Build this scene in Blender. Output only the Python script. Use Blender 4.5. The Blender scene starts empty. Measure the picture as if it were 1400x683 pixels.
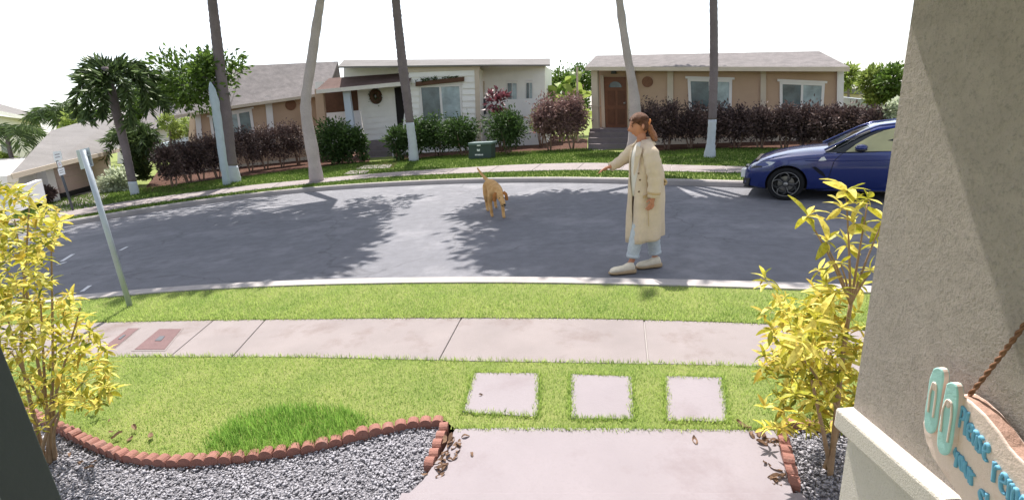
import bpy, bmesh, math, random
import numpy as np
from mathutils import Vector, Matrix
random.seed(7); R = np.random.default_rng(11)
S = bpy.context.scene
COL = S.collection
# ------------------------------------------------------------------ camera
H = 1.85; F = 648.0; CX, CY = 700.0, 341.5        # eye height, focal length in px of the 1400 px wide picture
_n = np.array([161., 2281., F]); _n /= np.linalg.norm(_n)   # straight down, in camera axes
UP = -_n
FW = np.array([0, 0, 1.]) - _n[2]*_n; FW /= np.linalg.norm(FW)
RT = np.cross(FW, UP)
if RT[0] < 0: RT = -RT
cam = bpy.data.cameras.new('camera'); camo = bpy.data.objects.new('camera', cam); COL.objects.link(camo)
_Rm = np.stack([RT, FW, UP])                       # rows: world axes in camera axes (x right, y down, z fwd)
cx, cy, cz = _Rm @ np.array([1., 0, 0]), _Rm @ np.array([0, -1., 0]), _Rm @ np.array([0, 0, -1.])
camo.matrix_world = Matrix(((cx[0], cy[0], cz[0], 0), (cx[1], cy[1], cz[1], 0), (cx[2], cy[2], cz[2], H), (0, 0, 0, 1)))
cam.sensor_width = 36; cam.lens = F/1400*36; cam.clip_start = .02; cam.clip_end = 3000
S.camera = camo
# ------------------------------------------------------------------ light
SUN_EL, SUN_AZ = math.radians(60), math.radians(-6)       # azimuth from straight ahead (+Y), negative = left
sdir = Vector((math.sin(SUN_AZ)*math.cos(SUN_EL), math.cos(SUN_AZ)*math.cos(SUN_EL), math.sin(SUN_EL)))
sl = bpy.data.lights.new('sun', 'SUN'); so = bpy.data.objects.new('sun', sl); COL.objects.link(so)
sl.energy = 4.5; sl.angle = math.radians(.5); sl.color = (1, .95, .88)
so.rotation_euler = sdir.to_track_quat('Z', 'Y').to_euler(); so.location = (0, 0, 30)
W = bpy.data.worlds.new('World'); S.world = W; W.use_nodes = True
nt = W.node_tree; nt.nodes.clear()
sky = nt.nodes.new('ShaderNodeTexSky'); sky.sky_type = 'NISHITA'; sky.sun_disc = False
sky.sun_elevation = SUN_EL; sky.sun_rotation = SUN_AZ; sky.dust_density = 1.5; sky.air_density = 1.0; sky.ozone_density = 1.0
hs = nt.nodes.new('ShaderNodeHueSaturation'); hs.inputs['Saturation'].default_value = .45   # thin high cloud over the whole sky
bg = nt.nodes.new('ShaderNodeBackground'); bg.inputs['Strength'].default_value = .135
out = nt.nodes.new('ShaderNodeOutputWorld')
nt.links.new(sky.outputs[0], hs.inputs['Color']); nt.links.new(hs.outputs[0], bg.inputs[0]); nt.links.new(bg.outputs[0], out.inputs[0])
S.view_settings.view_transform = 'Standard'; S.view_settings.look = 'None'
S.view_settings.exposure = .95; S.view_settings.gamma = 1
# ------------------------------------------------------------------ pixel of the photograph -> point of the place
def ray(px, py):
    c = np.array([px-CX, py-CY, F]); return np.array([c@RT, c@FW, c@UP])
def G(px, py, z=0.):
    d = ray(px, py); t = (z-H)/d[2]; return np.array([0, 0, H])+t*d
def VY(px, py, Y):
    d = ray(px, py); return np.array([0, 0, H])+Y/d[1]*d
def VX(px, py, X):
    d = ray(px, py); return np.array([0, 0, H])+X/d[0]*d
def cz_of(p):
    return p[0]*RT[2]+p[1]*FW[2]+(p[2]-H)*UP[2]
class Plane:
    """a vertical plane through two ground points; pt() gives the point of it (shifted towards the street by off) seen at a pixel"""
    def __init__(s, a, b):
        s.o = np.array([a[0], a[1], 0.]); u = np.array([b[0]-a[0], b[1]-a[1], 0.]); s.u = u/np.linalg.norm(u)
        s.n = np.array([s.u[1], -s.u[0], 0.])
        if s.n@(-s.o) < 0: s.n = -s.n
    def pt(s, px, py, off=0.):
        d = ray(px, py); o = np.array([0, 0, H]); p0 = s.o+s.n*off
        t = ((p0-o)@s.n)/(d@s.n); return o+t*d
# ------------------------------------------------------------------ materials
def lin(c):
    return tuple(((v/255)/12.92 if v/255 <= .04045 else ((v/255+.055)/1.055)**2.4) for v in c)
MATS = {}
def mat(name, col, rough=.8, var=.18, scale=6., bump=0., bscale=80., spec=.3, island=0., trans=0., metal=0., coat=0., fine=.0, col2=None, dirt=None, emis=None):
    m = bpy.data.materials.new(name); m.use_nodes = True; n = m.node_tree.nodes; L = m.node_tree.links
    b = n['Principled BSDF']; c = lin(col)
    b.inputs['Roughness'].default_value = rough; b.inputs['Metallic'].default_value = metal
    b.inputs['Specular IOR Level'].default_value = spec; b.inputs['Coat Weight'].default_value = coat; b.inputs['Coat Roughness'].default_value = .05
    geo = n.new('ShaderNodeNewGeometry')
    def mix(a, bb, f, mode='MIX'):
        x = n.new('ShaderNodeMix'); x.data_type = 'RGBA'; x.blend_type = mode
        for sock, v in ((x.inputs[6], a), (x.inputs[7], bb)):
            if isinstance(v, tuple): sock.default_value = (*v, 1)
            else: L.new(v, sock)
        if isinstance(f, float): x.inputs[0].default_value = f
        else: L.new(f, x.inputs[0])
        return x.outputs[2]
    def noise(sc, det=4., rou=.6):
        t = n.new('ShaderNodeTexNoise'); t.inputs['Scale'].default_value = sc; t.inputs['Detail'].default_value = det; t.inputs['Roughness'].default_value = rou
        L.new(geo.outputs['Position'], t.inputs['Vector']); return t.outputs[0]
    def ramp(v, a, bb):
        r = n.new('ShaderNodeMapRange'); r.inputs[1].default_value = a; r.inputs[2].default_value = bb; L.new(v, r.inputs[0]); return r.outputs[0]
    lo = tuple(v*(1-var) for v in c); hi = tuple(min(1, v*(1+var)) for v in c)
    if col2: hi = lin(col2); lo = c
    cur = mix(lo, hi, ramp(noise(scale), .3, .7))
    if island: cur = mix(cur, tuple(min(1., v*(1+island*1.6)) for v in (lin(col2) if col2 else c)), ramp(geo.outputs['Random Per Island'], .25, 1.25)); 
    if island: cur = mix(cur, tuple(v*(1-island) for v in c), ramp(geo.outputs['Random Per Island'], .5, -.2))
    if fine: cur = mix(cur, tuple(v*(1-fine) for v in c), ramp(noise(bscale, 3., .7), .5, .75))
    if dirt: cur = mix(cur, lin(dirt[0]), ramp(noise(dirt[1], 6., .7), dirt[2], dirt[2]+.2))
    L.new(cur, b.inputs['Base Color'])
    if bump:
        bp = n.new('ShaderNodeBump'); bp.inputs['Strength'].default_value = bump; bp.inputs['Distance'].default_value = .02
        L.new(noise(bscale, 4., .7), bp.inputs['Height']); L.new(bp.outputs[0], b.inputs['Normal'])
    if trans:
        tr = n.new('ShaderNodeBsdfTranslucent'); L.new(cur, tr.inputs[0]); ms = n.new('ShaderNodeMixShader'); ms.inputs[0].default_value = trans
        L.new(b.outputs[0], ms.inputs[1]); L.new(tr.outputs[0], ms.inputs[2]); L.new(ms.outputs[0], n['Material Output'].inputs[0])
    MATS[name] = m; return m
# ------------------------------------------------------------------ objects
ORG = {}
def thing(name, label, cat, loc, group=None):
    o = bpy.data.objects.new(name, None); COL.objects.link(o); o.location = tuple(loc); o.empty_display_size = .2
    ORG[o.name] = np.array(loc, float); tag(o, label, cat, group); return o
def tag(o, label=None, cat=None, group=None, kind=None):
    if label: o['label'] = label
    if cat: o['category'] = cat
    if group: o['group'] = group
    if kind: o['kind'] = kind
    return o
def link_mesh(name, me, m=None, parent=None, kind=None):
    o = bpy.data.objects.new(name, me); COL.objects.link(o)
    if m is not None and len(me.materials) == 0:
        for x in (m if isinstance(m, (list, tuple)) else [m]): me.materials.append(x)
    if parent: o.parent = parent; ORG[o.name] = ORG.get(parent.name, np.zeros(3))
    else: ORG[o.name] = np.zeros(3)
    if kind: o['kind'] = kind
    return o
def mesh_np(name, V, Fc, m=None, parent=None, kind=None, smooth=False):
    """one mesh from arrays of vertices and equal-sided faces, in world coordinates"""
    V = np.asarray(V, float).reshape(-1, 3)
    if parent is not None: V = V-ORG.get(parent.name, np.zeros(3))
    Fc = np.asarray(Fc, np.int32); k = Fc.shape[1]
    me = bpy.data.meshes.new(name); me.vertices.add(len(V)); me.vertices.foreach_set('co', V.astype(np.float32).ravel())
    me.loops.add(Fc.size); me.loops.foreach_set('vertex_index', Fc.ravel())
    me.polygons.add(len(Fc)); me.polygons.foreach_set('loop_start', np.arange(0, Fc.size, k, dtype=np.int32))
    if smooth: me.polygons.foreach_set('use_smooth', np.ones(len(Fc), bool))
    me.update(calc_edges=True); me.validate()
    return link_mesh(name, me, m, parent, kind)
class MB:
    def __init__(s): s.v = []; s.f = []; s.mi = []
    def add(s, vs, fs, mi=0):
        b = len(s.v); s.v += [tuple(map(float, p)) for p in vs]; s.f += [tuple(i+b for i in f) for f in fs]; s.mi += [mi]*len(fs); return s
    def prism(s, poly, vec, mi=0):
        poly = [np.array(p, float) for p in poly]; n = len(poly); vec = np.array(vec, float)
        a = poly+[p+vec for p in poly]
        nrm = sum((np.cross(poly[i]-poly[0], poly[i+1]-poly[0]) for i in range(1, n-1)), np.zeros(3))
        fs = [tuple(range(n)), tuple(range(2*n-1, n-1, -1))]+[(i, i+n, (i+1) % n+n, (i+1) % n) for i in range(n)]
        if nrm@vec > 0: fs = [f[::-1] for f in fs]
        return s.add(a, fs, mi)
    def box(s, c, size, rz=0., mi=0, tilt=None):
        x, y, z = [v/2 for v in size]; m = Matrix.Rotation(rz, 3, 'Z')
        if tilt: m = m @ Matrix.Rotation(tilt[1], 3, tilt[0])
        pts = [Vector(c)+m@Vector((a*x, b*y, d*z)) for a in (-1, 1) for b in (-1, 1) for d in (-1, 1)]
        return s.add(pts, [(0, 1, 3, 2), (4, 6, 7, 5), (0, 4, 5, 1), (2, 3, 7, 6), (0, 2, 6, 4), (1, 5, 7, 3)], mi)
    def tube(s, pts, rad, seg=8, caps=True, mi=0, flat=1.):
        pts = [np.array(p, float) for p in pts]; n = len(pts)
        if not hasattr(rad, '__len__'): rad = [rad]*n
        vs = []; prev = None
        for i, p in enumerate(pts):
            t = pts[min(i+1, n-1)]-pts[max(i-1, 0)]; t = t/(np.linalg.norm(t)+1e-9)
            a = prev if prev is not None else (np.array([1., 0, 0]) if abs(t[0]) < .9 else np.array([0, 1., 0]))
            a = a-(a@t)*t; a /= np.linalg.norm(a); b = np.cross(t, a); prev = a
            for k in range(seg):
                th = 2*math.pi*k/seg; vs.append(p+rad[i]*(math.cos(th)*a+flat*math.sin(th)*b))
        fs = [(i*seg+k, i*seg+(k+1) % seg, (i+1)*seg+(k+1) % seg, (i+1)*seg+k) for i in range(n-1) for k in range(seg)]
        if caps: fs += [tuple(range(seg))[::-1], tuple(range((n-1)*seg, n*seg))]
        return s.add(vs, fs, mi)
    def rings(s, rings, closed=True, caps=True, mi=0):
        n = len(rings[0]); vs = [p for r in rings for p in r]; K = n if closed else n-1
        fs = [(i*n+k, i*n+(k+1) % n, (i+1)*n+(k+1) % n, (i+1)*n+k) for i in range(len(rings)-1) for k in range(K)]
        if caps: fs += [tuple(range(n))[::-1], tuple(range((len(rings)-1)*n, len(rings)*n))]
        return s.add(vs, fs, mi)
    def sphere(s, c, r, seg=10, rng=6, mi=0):
        r = r if hasattr(r, '__len__') else (r, r, r)
        rr = []
        for i in range(1, rng):
            ph = math.pi*i/rng
            rr.append([(c[0]+r[0]*math.sin(ph)*math.cos(2*math.pi*k/seg), c[1]+r[1]*math.sin(ph)*math.sin(2*math.pi*k/seg), c[2]-r[2]*math.cos(ph)) for k in range(seg)])
        return s.rings(rr, mi=mi)
    def build(s, name, m, parent=None, kind=None, smooth=False, bevel=0., recalc=True):
        off = ORG.get(parent.name, np.zeros(3)) if parent is not None else np.zeros(3)
        me = bpy.data.meshes.new(name); me.from_pydata([tuple(np.array(p)-off) for p in s.v], [], s.f)
        for x in (m if isinstance(m, (list, tuple)) else [m]): me.materials.append(x)
        me.polygons.foreach_set('material_index', s.mi)
        if recalc or bevel:
            bm = bmesh.new(); bm.from_mesh(me)
            if recalc: bmesh.ops.recalc_face_normals(bm, faces=bm.faces)
            if bevel:
                es = [e for e in bm.edges if len(e.link_faces) == 2 and e.calc_face_angle(0) > .6]
                bmesh.ops.bevel(bm, geom=es, offset=bevel, segments=2, profile=.5, affect='EDGES', clamp_overlap=True)
            bm.to_mesh(me); bm.free()
        if smooth: me.polygons.foreach_set('use_smooth', [True]*len(me.polygons))
        me.update(); return link_mesh(name, me, m, parent, kind)
def sheet(name, poly, m, kind='structure', parent=None):
    """a flat polygon (ear-filled) facing up"""
    bm = bmesh.new(); vs = [bm.verts.new(tuple(p)) for p in poly]; f = bm.faces.new(vs); f.normal_update()
    if f.normal.z < 0: f.normal_flip()
    bmesh.ops.triangulate(bm, faces=[f]); me = bpy.data.meshes.new(name); bm.to_mesh(me); bm.free()
    return link_mesh(name, me, m, parent, kind)
def gp(pxs, z): return [G(x, y, z) for x, y in pxs]
def resample(pts, step):
    pts = np.array(pts, float); d = np.r_[0, np.cumsum(np.linalg.norm(np.diff(pts, axis=0), axis=1))]
    n = max(2, int(round(d[-1]/step))+1); t = np.linspace(0, d[-1], n)
    return np.stack([np.interp(t, d, pts[:, i]) for i in range(pts.shape[1])], 1)
def smooth_line(pts, step=.25, it=12):
    p = resample(pts, step)
    for _ in range(it): p[1:-1] = .25*p[:-2]+.5*p[1:-1]+.25*p[2:]
    return p
def offset_line(p, d):
    t = np.gradient(p[:, :2], axis=0); t /= np.linalg.norm(t, axis=1)[:, None]
    q = p.copy(); q[:, 0] -= t[:, 1]*d; q[:, 1] += t[:, 0]*d; return q
def in_poly(P2, poly):
    x, y = P2[:, 0], P2[:, 1]; r = np.zeros(len(x), bool); n = len(poly)
    for i in range(n):
        x1, y1 = poly[i][:2]; x2, y2 = poly[(i+1) % n][:2]
        c = (y1 > y) != (y2 > y); r ^= c & (x < (x2-x1)*(y-y1)/(y2-y1+1e-12)+x1)
    return r
def rand_in(poly, dens, holes=()):
    p = np.array([q[:2] for q in poly]); lo, hi = p.min(0), p.max(0)
    n = int(dens*np.prod(hi-lo)); q = lo+(hi-lo)*R.random((n, 2)); k = in_poly(q, p)
    for h in holes: k &= ~in_poly(q, h)
    return q[k]
def blades(name, q, z, h, w, m, lean=.5, kind='stuff', parent=None):
    n = len(q); a = R.random(n)*2*math.pi; hh = h*(.6+.8*R.random(n)); le = lean*R.random(n)
    b = np.c_[q, np.full(n, z)]; sd = np.c_[np.cos(a), np.sin(a), np.zeros(n)]*(w*(.7+.6*R.random(n)))[:, None]
    a2 = R.random(n)*2*math.pi; tip = b+np.c_[np.cos(a2)*hh*le, np.sin(a2)*hh*le, hh*np.sqrt(1-np.minimum(le, .95)**2)]
    V = np.stack([b-sd, b+sd, tip], 1).reshape(-1, 3)
    return mesh_np(name, V, np.arange(3*n).reshape(-1, 3), m, parent, kind)
def leaves(name, pts, dirs, L, Wd, m, parent=None, kind=None, fold=.15, jit=.6):
    """many small folded leaves: pts (n,3), dirs (n,3)"""
    n = len(pts); d = dirs+jit*R.normal(size=(n, 3)); d /= np.linalg.norm(d, axis=1)[:, None]+1e-9
    s = np.cross(d, R.normal(size=(n, 3))); s /= np.linalg.norm(s, axis=1)[:, None]+1e-9; u = np.cross(s, d)
    l = (L*(.65+.7*R.random(n)))[:, None]; w = l*Wd/L*.5
    base = pts; tip = pts+d*l-u*l*fold; lf = pts+d*l*.5+s*w+u*l*.08; rt = pts+d*l*.5-s*w+u*l*.08
    V = np.stack([base, lf, tip, rt], 1).reshape(-1, 3); i = np.arange(n)*4
    Fc = np.concatenate([np.stack([i, i+1, i+2], 1), np.stack([i, i+2, i+3], 1)])
    return mesh_np(name, V, Fc, m, parent, kind)
def clump_pts(c, r, nclump, per, spread, shell=.45, up=0.):
    c = np.array(c, float); r = np.array(r, float)
    d = R.normal(size=(nclump, 3)); d /= np.linalg.norm(d, axis=1)[:, None]
    k = c+d*r*(shell+(1-shell)*R.random((nclump, 1)))
    p = (k[:, None, :]+R.normal(size=(nclump, per, 3))*spread*r.mean()).reshape(-1, 3)
    o = p-c; o = o/(np.linalg.norm(o, axis=1)[:, None]+1e-9); o[:, 2] += up
    return p, o
# ================================================================== materials of the place
M = MATS
mat('asphalt', (118, 118, 124), .85, .13, 5, .6, 150, .35, fine=.35, dirt=((142, 141, 146), .7, .5))
mat('kerb_concrete', (162, 156, 154), .85, .12, 3, .3, 120, fine=.2, dirt=((104, 98, 95), 1.5, .6))
mat('walk_concrete', (140, 131, 130), .85, .1, 2.2, .4, 150, fine=.2, dirt=((116, 101, 97), 1.6, .55))
mat('landing_concrete', (134, 126, 130), .7, .07, 1.5, .12, 60, fine=.04, dirt=((122, 111, 114), 1.7, .54))
mat('cover_iron', (112, 88, 88), .8, .1, 8, .3, 90, fine=.3)
mat('turf_soil', (108, 124, 66), .95, .25, 2.5, .6, 90, .1, fine=.4, col2=(138, 142, 88))
mat('grass_blade', (120, 154, 74), .7, .2, 1.6, 0, 50, .15, island=.35, trans=.46, col2=(178, 192, 112))
mat('grass_lush', (104, 146, 64), .7, .2, 5, 0, 50, .15, island=.4, trans=.4, col2=(146, 178, 88))
mat('far_grass', (70, 98, 44), .8, .2, .6, 0, 50, .1, island=.3, trans=.3, col2=(104, 124, 60))
mat('mulch', (84, 60, 50), .95, .3, 6, .8, 60, .1, fine=.4)
mat('gravel_bed', (134, 132, 138), .95, .2, 20, .6, 100)
mat('gravel_stone', (150, 148, 154), .85, .1, 5, .2, 200, island=.38, fine=.15)
mat('terracotta', (140, 98, 88), .85, .15, 12, .4, 120, island=.15, fine=.15, dirt=((150, 122, 114), 9, .55))
mat('dry_leaf', (118, 94, 76), .8, .2, 20, 0, 50, island=.35, trans=.2)
mat('stucco', (214, 202, 194), .95, .08, 30, 1.0, 150, .1, fine=.3)
mat('stucco_cap', (212, 205, 196), .95, .05, 4, .5, 240, .1, fine=.12)
mat('post_paint', (62, 70, 68), .6, .06, 4, .1, 50, .3)
mat('post_edge_glint', (120, 130, 130), .5, .06, 4)  # post colour lightened to stand for light caught on the corner
mat('croton_leaf', (192, 160, 40), .6, .25, 9, 0, 60, .2, island=.4, trans=.35, col2=(228, 212, 116), fine=.35)
mat('croton_green', (98, 116, 30), .5, .25, 9, 0, 60, .3, island=.35, trans=.3, col2=(186, 176, 58), fine=.3)
mat('croton_stem', (150, 126, 100), .9, .2, 12, .4, 90)
mat('sign_wood', (226, 204, 194), .6, .07, 9, .15, 60, .3, dirt=((200, 164, 150), 9, .56))
mat('sign_wood_edge', (168, 136, 122), .8, .12, 14, .3, 60)
mat('sign_teal', (164, 208, 204), .55, .06, 14, .1, 60)
mat('sign_teal_light', (172, 212, 208), .55, .06, 14)
mat('letter_blue', (112, 172, 202), .5, .1, 40)
mat('rope', (142, 104, 82), .95, .2, 60, .5, 200)
mat('galvanised', (168, 176, 184), .5, .1, 5, .1, 60, .5, metal=.35)
mat('sign_back', (178, 186, 194), .5, .06, 5, 0, 60, .4, metal=.2)
mat('sign_white', (226, 228, 232), .5, .03)
mat('sign_print', (150, 140, 150), .6, .1)
mat('sign_red_print', (190, 120, 125), .6, .1)
mat('dark_steel', (84, 88, 94), .6, .1)
mat('white_line', (215, 215, 218), .8, .1, 6, .2, 100, fine=.3)
def crack_lines(m, scale, width, depth):
    n, L = m.node_tree.nodes, m.node_tree.links; b = n['Principled BSDF']; src = b.inputs['Base Color'].links[0].from_socket
    g = n.new('ShaderNodeNewGeometry'); nz = n.new('ShaderNodeTexNoise'); nz.inputs['Scale'].default_value = 1.6; nz.inputs['Detail'].default_value = 6
    L.new(g.outputs['Position'], nz.inputs['Vector']); ad = n.new('ShaderNodeVectorMath'); ad.operation = 'MULTIPLY_ADD'
    L.new(nz.outputs['Color'], ad.inputs[0]); ad.inputs[1].default_value = (1.1, 1.1, 0); L.new(g.outputs['Position'], ad.inputs[2])
    v = n.new('ShaderNodeTexVoronoi'); v.feature = 'DISTANCE_TO_EDGE'; v.inputs['Scale'].default_value = scale; L.new(ad.outputs[0], v.inputs['Vector'])
    r = n.new('ShaderNodeMapRange'); r.inputs[1].default_value = 0; r.inputs[2].default_value = width; r.inputs[3].default_value = depth; r.inputs[4].default_value = 0; L.new(v.outputs['Distance'], r.inputs[0])
    x = n.new('ShaderNodeMix'); x.data_type = 'RGBA'; L.new(r.outputs[0], x.inputs[0]); L.new(src, x.inputs[6]); x.inputs[7].default_value = (.02, .02, .022, 1); L.new(x.outputs[2], b.inputs['Base Color'])
crack_lines(M['asphalt'], .24, .006, .28)
# ================================================================== ground, road, kerbs, walks
sheet('ground', [(-600, -200, -.06), (600, -200, -.06), (600, 900, -.06), (-600, 900, -.06)], M['turf_soil'])
FK = [(90, 303), (160, 290), (240, 278), (330, 265.5), (430, 255.5), (520, 249.5), (640, 244), (760, 242.5), (880, 244.5), (1010, 248), (1220, 254)]
fk = [G(x, y, .13) for x, y in FK]
fk = smooth_line([(-30, -6, .13), (-22, 3, .13), (-14.8, 9.0, .13)]+[tuple(p) for p in fk]+[(10, 7.0, .13), (15, 2, .13), (18, -5, .13)], .3, 14)
NK = [(62, 406), (130, 400), (200, 393), (300, 386), (430, 380.5), (560, 377.5), (700, 376.5), (830, 378), (960, 381), (1110, 384.5), (1190, 388)]
nk = [G(x, y, .13) for x, y in NK]
nk = smooth_line([(-18, -2, .13), (-13, 3.2, .13), (-9, 5.2, .13)]+[tuple(p) for p in nk]+[(4.6, 3.4, .13), (6.5, 1, .13), (8, -3, .13)], .2, 10)
fkb = offset_line(fk, .17); nkb = offset_line(nk, -.2)
z0 = lambda p, z: [(q[0], q[1], z) for q in p]
sheet('road', z0(fk, 0)+z0(nk, 0)[::-1], M['asphalt'])
def kerb(name, front, back):
    v = []; n = len(front)
    for a, b in zip(front, back):
        d = (b-a)*.12
        v += [(a[0]-d[0]*.4, a[1]-d[1]*.4, -.05), (a[0]-d[0]*.2, a[1]-d[1]*.2, .1), (a[0]+d[0], a[1]+d[1], .13), (b[0], b[1], .13), (b[0], b[1], -.05)]
    f = [(i*5+k, i*5+k+1, i*5+k+6, i*5+k+5) for i in range(n-1) for k in range(4)]
    m = MB(); m.add(v, f); o = m.build(name, M['kerb_concrete'], kind='structure'); return o
kerb('far_kerb', fk, fkb); kerb('near_kerb', nk, nkb)
# gutter joints scored across the kerbs are real gaps in a second thin course
sheet('far_lawn', z0(fkb, .118)+[(24, -5, .118), (80, 10, .118), (80, 120, .118), (-80, 120, .118), (-80, -5, .118), (-34, -5, .118)], M['turf_soil'])
ll = [G(-20, 446, .1), G(80, 441, .1), G(300, 437, .1), G(560, 434, .1), G(800, 434.5, .1), G(1040, 441, .1)]
swf = smooth_line([(-12, 4.6, .1), (-8, 4.95, .1)]+[tuple(p) for p in ll[1:]]+[(3.0, 3.12, .1), (5, 2.0, .1)], .15, 6)
ln = [G(150, 487, .1), G(400, 487, .1), G(650, 493, .1), G(1040, 499, .1)]
swn = smooth_line([(-12, 3.7, .1), (-8, 4.05, .1)]+[tuple(p) for p in ln]+[(2.4, 2.56, .1), (4.4, 1.5, .1)], .15, 6)
sheet('parkway', z0(nkb, .112)+z0(swf, .103)[::-1], M['turf_soil'])
sw = sheet('sidewalk', z0(swf, .085)+z0(swn, .085)[::-1], M['kerb_concrete'])
def along(line, x):      # point of a line (running left to right) at its parameter by x
    return np.array([x, np.interp(x, line[:, 0], line[:, 1])])
# slab joints of the near sidewalk: the far end of each joint and its near end
J = [(-11.5, -11.2), (-9.9, -9.5), (-8.3, -7.8), (-6.7, -6.1), (G(205, 439, .1)[0]-.9, G(135, 487, .1)[0]-.55), (G(292, 437, .1)[0], G(232, 487, .1)[0]), (G(362, 437, .1)[0], G(317, 487, .1)[0]), (G(631, 434, .1)[0], G(600, 492, .1)[0]), (G(880, 436, .1)[0], G(886, 496, .1)[0]), (G(1090, 442, .1)[0], G(1110, 500, .1)[0]), (4.2, 3.6)]
for (a0, b0), (a1, b1) in zip(J[:-1], J[1:]):
    g = .005; t = np.linspace(0, 1, 4)
    fa = [along(swf, a0+g+(a1-a0-2*g)*k) for k in t]; na = [along(swn, b0+g+(b1-b0-2*g)*k) for k in t]
    poly = [(*p, .1) for p in fa]+[(*p, .1) for p in na[::-1]]
    MB().prism(poly, (0, 0, -.06)).build('slab', M['walk_concrete'], sw, bevel=.006)
for q in ([(157, 476), (190, 449), (176, 449), (143, 474)], [(184, 478), (225, 478), (248, 450), (218, 450)]):
    p = gp(q, .1); c = sum(p)/4
    t = thing('utility_cover', 'rusty rectangular utility cover set in the sidewalk, %s of the two' % ('left' if q[0][0] < 170 else 'right'), 'utility cover', c, 'utility covers in the sidewalk')
    MB().prism([c+(v-c)*1.12+np.array([0, 0, .003]) for v in p], (0, 0, -.02)).build('frame', M['walk_concrete'], t)
    MB().prism([v+np.array([0, 0, .0065]) for v in p], (0, 0, -.02)).build('lid', M['cover_iron'], t)
    MB().prism([c+(v-c)*.22+np.array([0, 0, .011]) for v in p], (0, 0, -.01)).build('lifting_plate', M['dark_steel'], t)
# far sidewalk
fwn = smooth_line([(-15.5, 9.6, .14)]+[tuple(G(x, y, .14)) for x, y in [(88, 299), (160, 284), (240, 273), (330, 261), (432, 250), (500, 243.5), (560, 239.5), (700, 234), (800, 231.5), (920, 234), (1019, 236), (1220, 241)]]+[(11.5, 8, .14)], .3, 10)
fwf = smooth_line([(-16.3, 10.4, .14)]+[tuple(G(x, y, .14)) for x, y in [(80, 292), (160, 276), (240, 266), (330, 254), (432, 244.5), (500, 238), (560, 233.5), (700, 225), (800, 222), (920, 225), (1019, 227.5), (1220, 232)]]+[(12.5, 9, .14)], .3, 10)
fs = sheet('far_sidewalk', z0(fwn, .126)+z0(fwf, .126)[::-1], M['kerb_concrete'])
def even(line, n):
    d = np.r_[0, np.cumsum(np.linalg.norm(np.diff(line[:, :2], axis=0), axis=1))]; t = np.linspace(0, d[-1], n)
    return np.stack([np.interp(t, d, line[:, k]) for k in range(2)], 1)
NS = 22; ea, eb = even(fwn, NS*3+1), even(fwf, NS*3+1)
for i in range(NS):
    a = ea[i*3:i*3+4].copy(); b = eb[i*3:i*3+4].copy()
    for e in (a, b):
        u = e[-1]-e[0]; u /= np.linalg.norm(u); e[0] += u*.012; e[-1] -= u*.012
    MB().prism([(*p, .14) for p in a]+[(*p, .14) for p in b[::-1]], (0, 0, -.03)).build('slab', M['walk_concrete'], fs)
# mulch beds, driveway, paths
sheet('mulch_bed', gp([(195, 262), (225, 264), (260, 258), (300, 247), (345, 240), (395, 233), (425, 231), (470, 224), (505, 222), (508, 204), (440, 198), (300, 205), (215, 235)], .128), M['mulch'])
sheet('mulch_bed', gp([(540, 224), (560, 220), (600, 214), (640, 212), (700, 211), (745, 206.5), (803, 204), (803, 190), (745, 185), (545, 192)], .128), M['mulch'])
sheet('mulch_bed', gp([(862, 212), (905, 208), (960, 205), (1040, 204), (1225, 207), (1225, 180), (905, 188), (862, 195)], .128), M['mulch'])
sheet('driveway', gp([(52, 305), (88, 299), (132, 281), (152, 263), (150, 255), (75, 272), (40, 300)], .132), M['walk_concrete'])
pth = sheet('front_path', gp([(478, 232), (538, 229), (545, 220), (500, 222)], .13), M['mulch'])
for q in ([(486, 231), (532, 229.5), (536, 224.5), (497, 226)], [(470, 238), (500, 237), (506, 232.5), (479, 233)]):
    MB().prism(gp(q, .145), (0, 0, -.05)).build('paver', M['walk_concrete'], pth)
# parking marks painted on the road
road = bpy.data.objects['road']
for a, b, w in (((112, 398), (123, 390), .05), ((84, 357), (100, 347), .06), ((78, 362), (90, 358), .05), ((164, 342), (174, 337), .05)):
    p, q = G(*a, .004), G(*b, .004); u = (q-p)/np.linalg.norm(q-p); s = np.array([-u[1], u[0], 0])*w/2
    sheet('parking_mark', [p-s, q-s, q+s, p+s], M['white_line'], kind=None, parent=road)
# ------------------------------------------------------------------ front yard
EDGE = [(-6, 545), (50, 572), (90, 592), (130, 612), (170, 627), (215, 634), (260, 634), (300, 631), (350, 626), (400, 620), (450, 609), (500, 596), (540, 586), (575, 580), (609, 579)]
ED2 = [(609, 583), (602, 602), (594, 625), (586, 643), (580, 655)]
ED3 = [(1066, 589), (1070, 606), (1075, 630), (1080, 652), (1087, 676)]
ED4 = [(1072, 583), (1100, 583), (1130, 586), (1165, 592)]
yard_px = [(150, 488), (400, 488), (650, 494), (1040, 500)]
yard = [tuple(G(-150, 505, .1)), tuple(along(swn, -6.5))+(.1,)]+[tuple(p) for p in gp(yard_px, .1)]+[(2.6, 2.48, .1), (2.6, 1.9, .1)]+[tuple(p) for p in gp(ED4[::-1], .07)]+[tuple(p) for p in gp([(1062, 585), (622, 585)], .1)]+[tuple(p) for p in gp(EDGE[::-1], .075)]+[(-5.5, 3.2, .1)]
yard = [p for i, p in enumerate(yard) if i > 0]
sheet('front_lawn', [(p[0], p[1], .1) for p in yard], M['turf_soil'])
STONES = [[(632, 563), (648, 508), (737, 509), (736, 568)], [(781, 571), (780, 510), (863, 513), (866, 572)], [(911, 574), (909, 513), (988, 515), (995, 575)]]
sw_ = [[tuple(p) for p in gp(q, .108)] for q in STONES]
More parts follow.
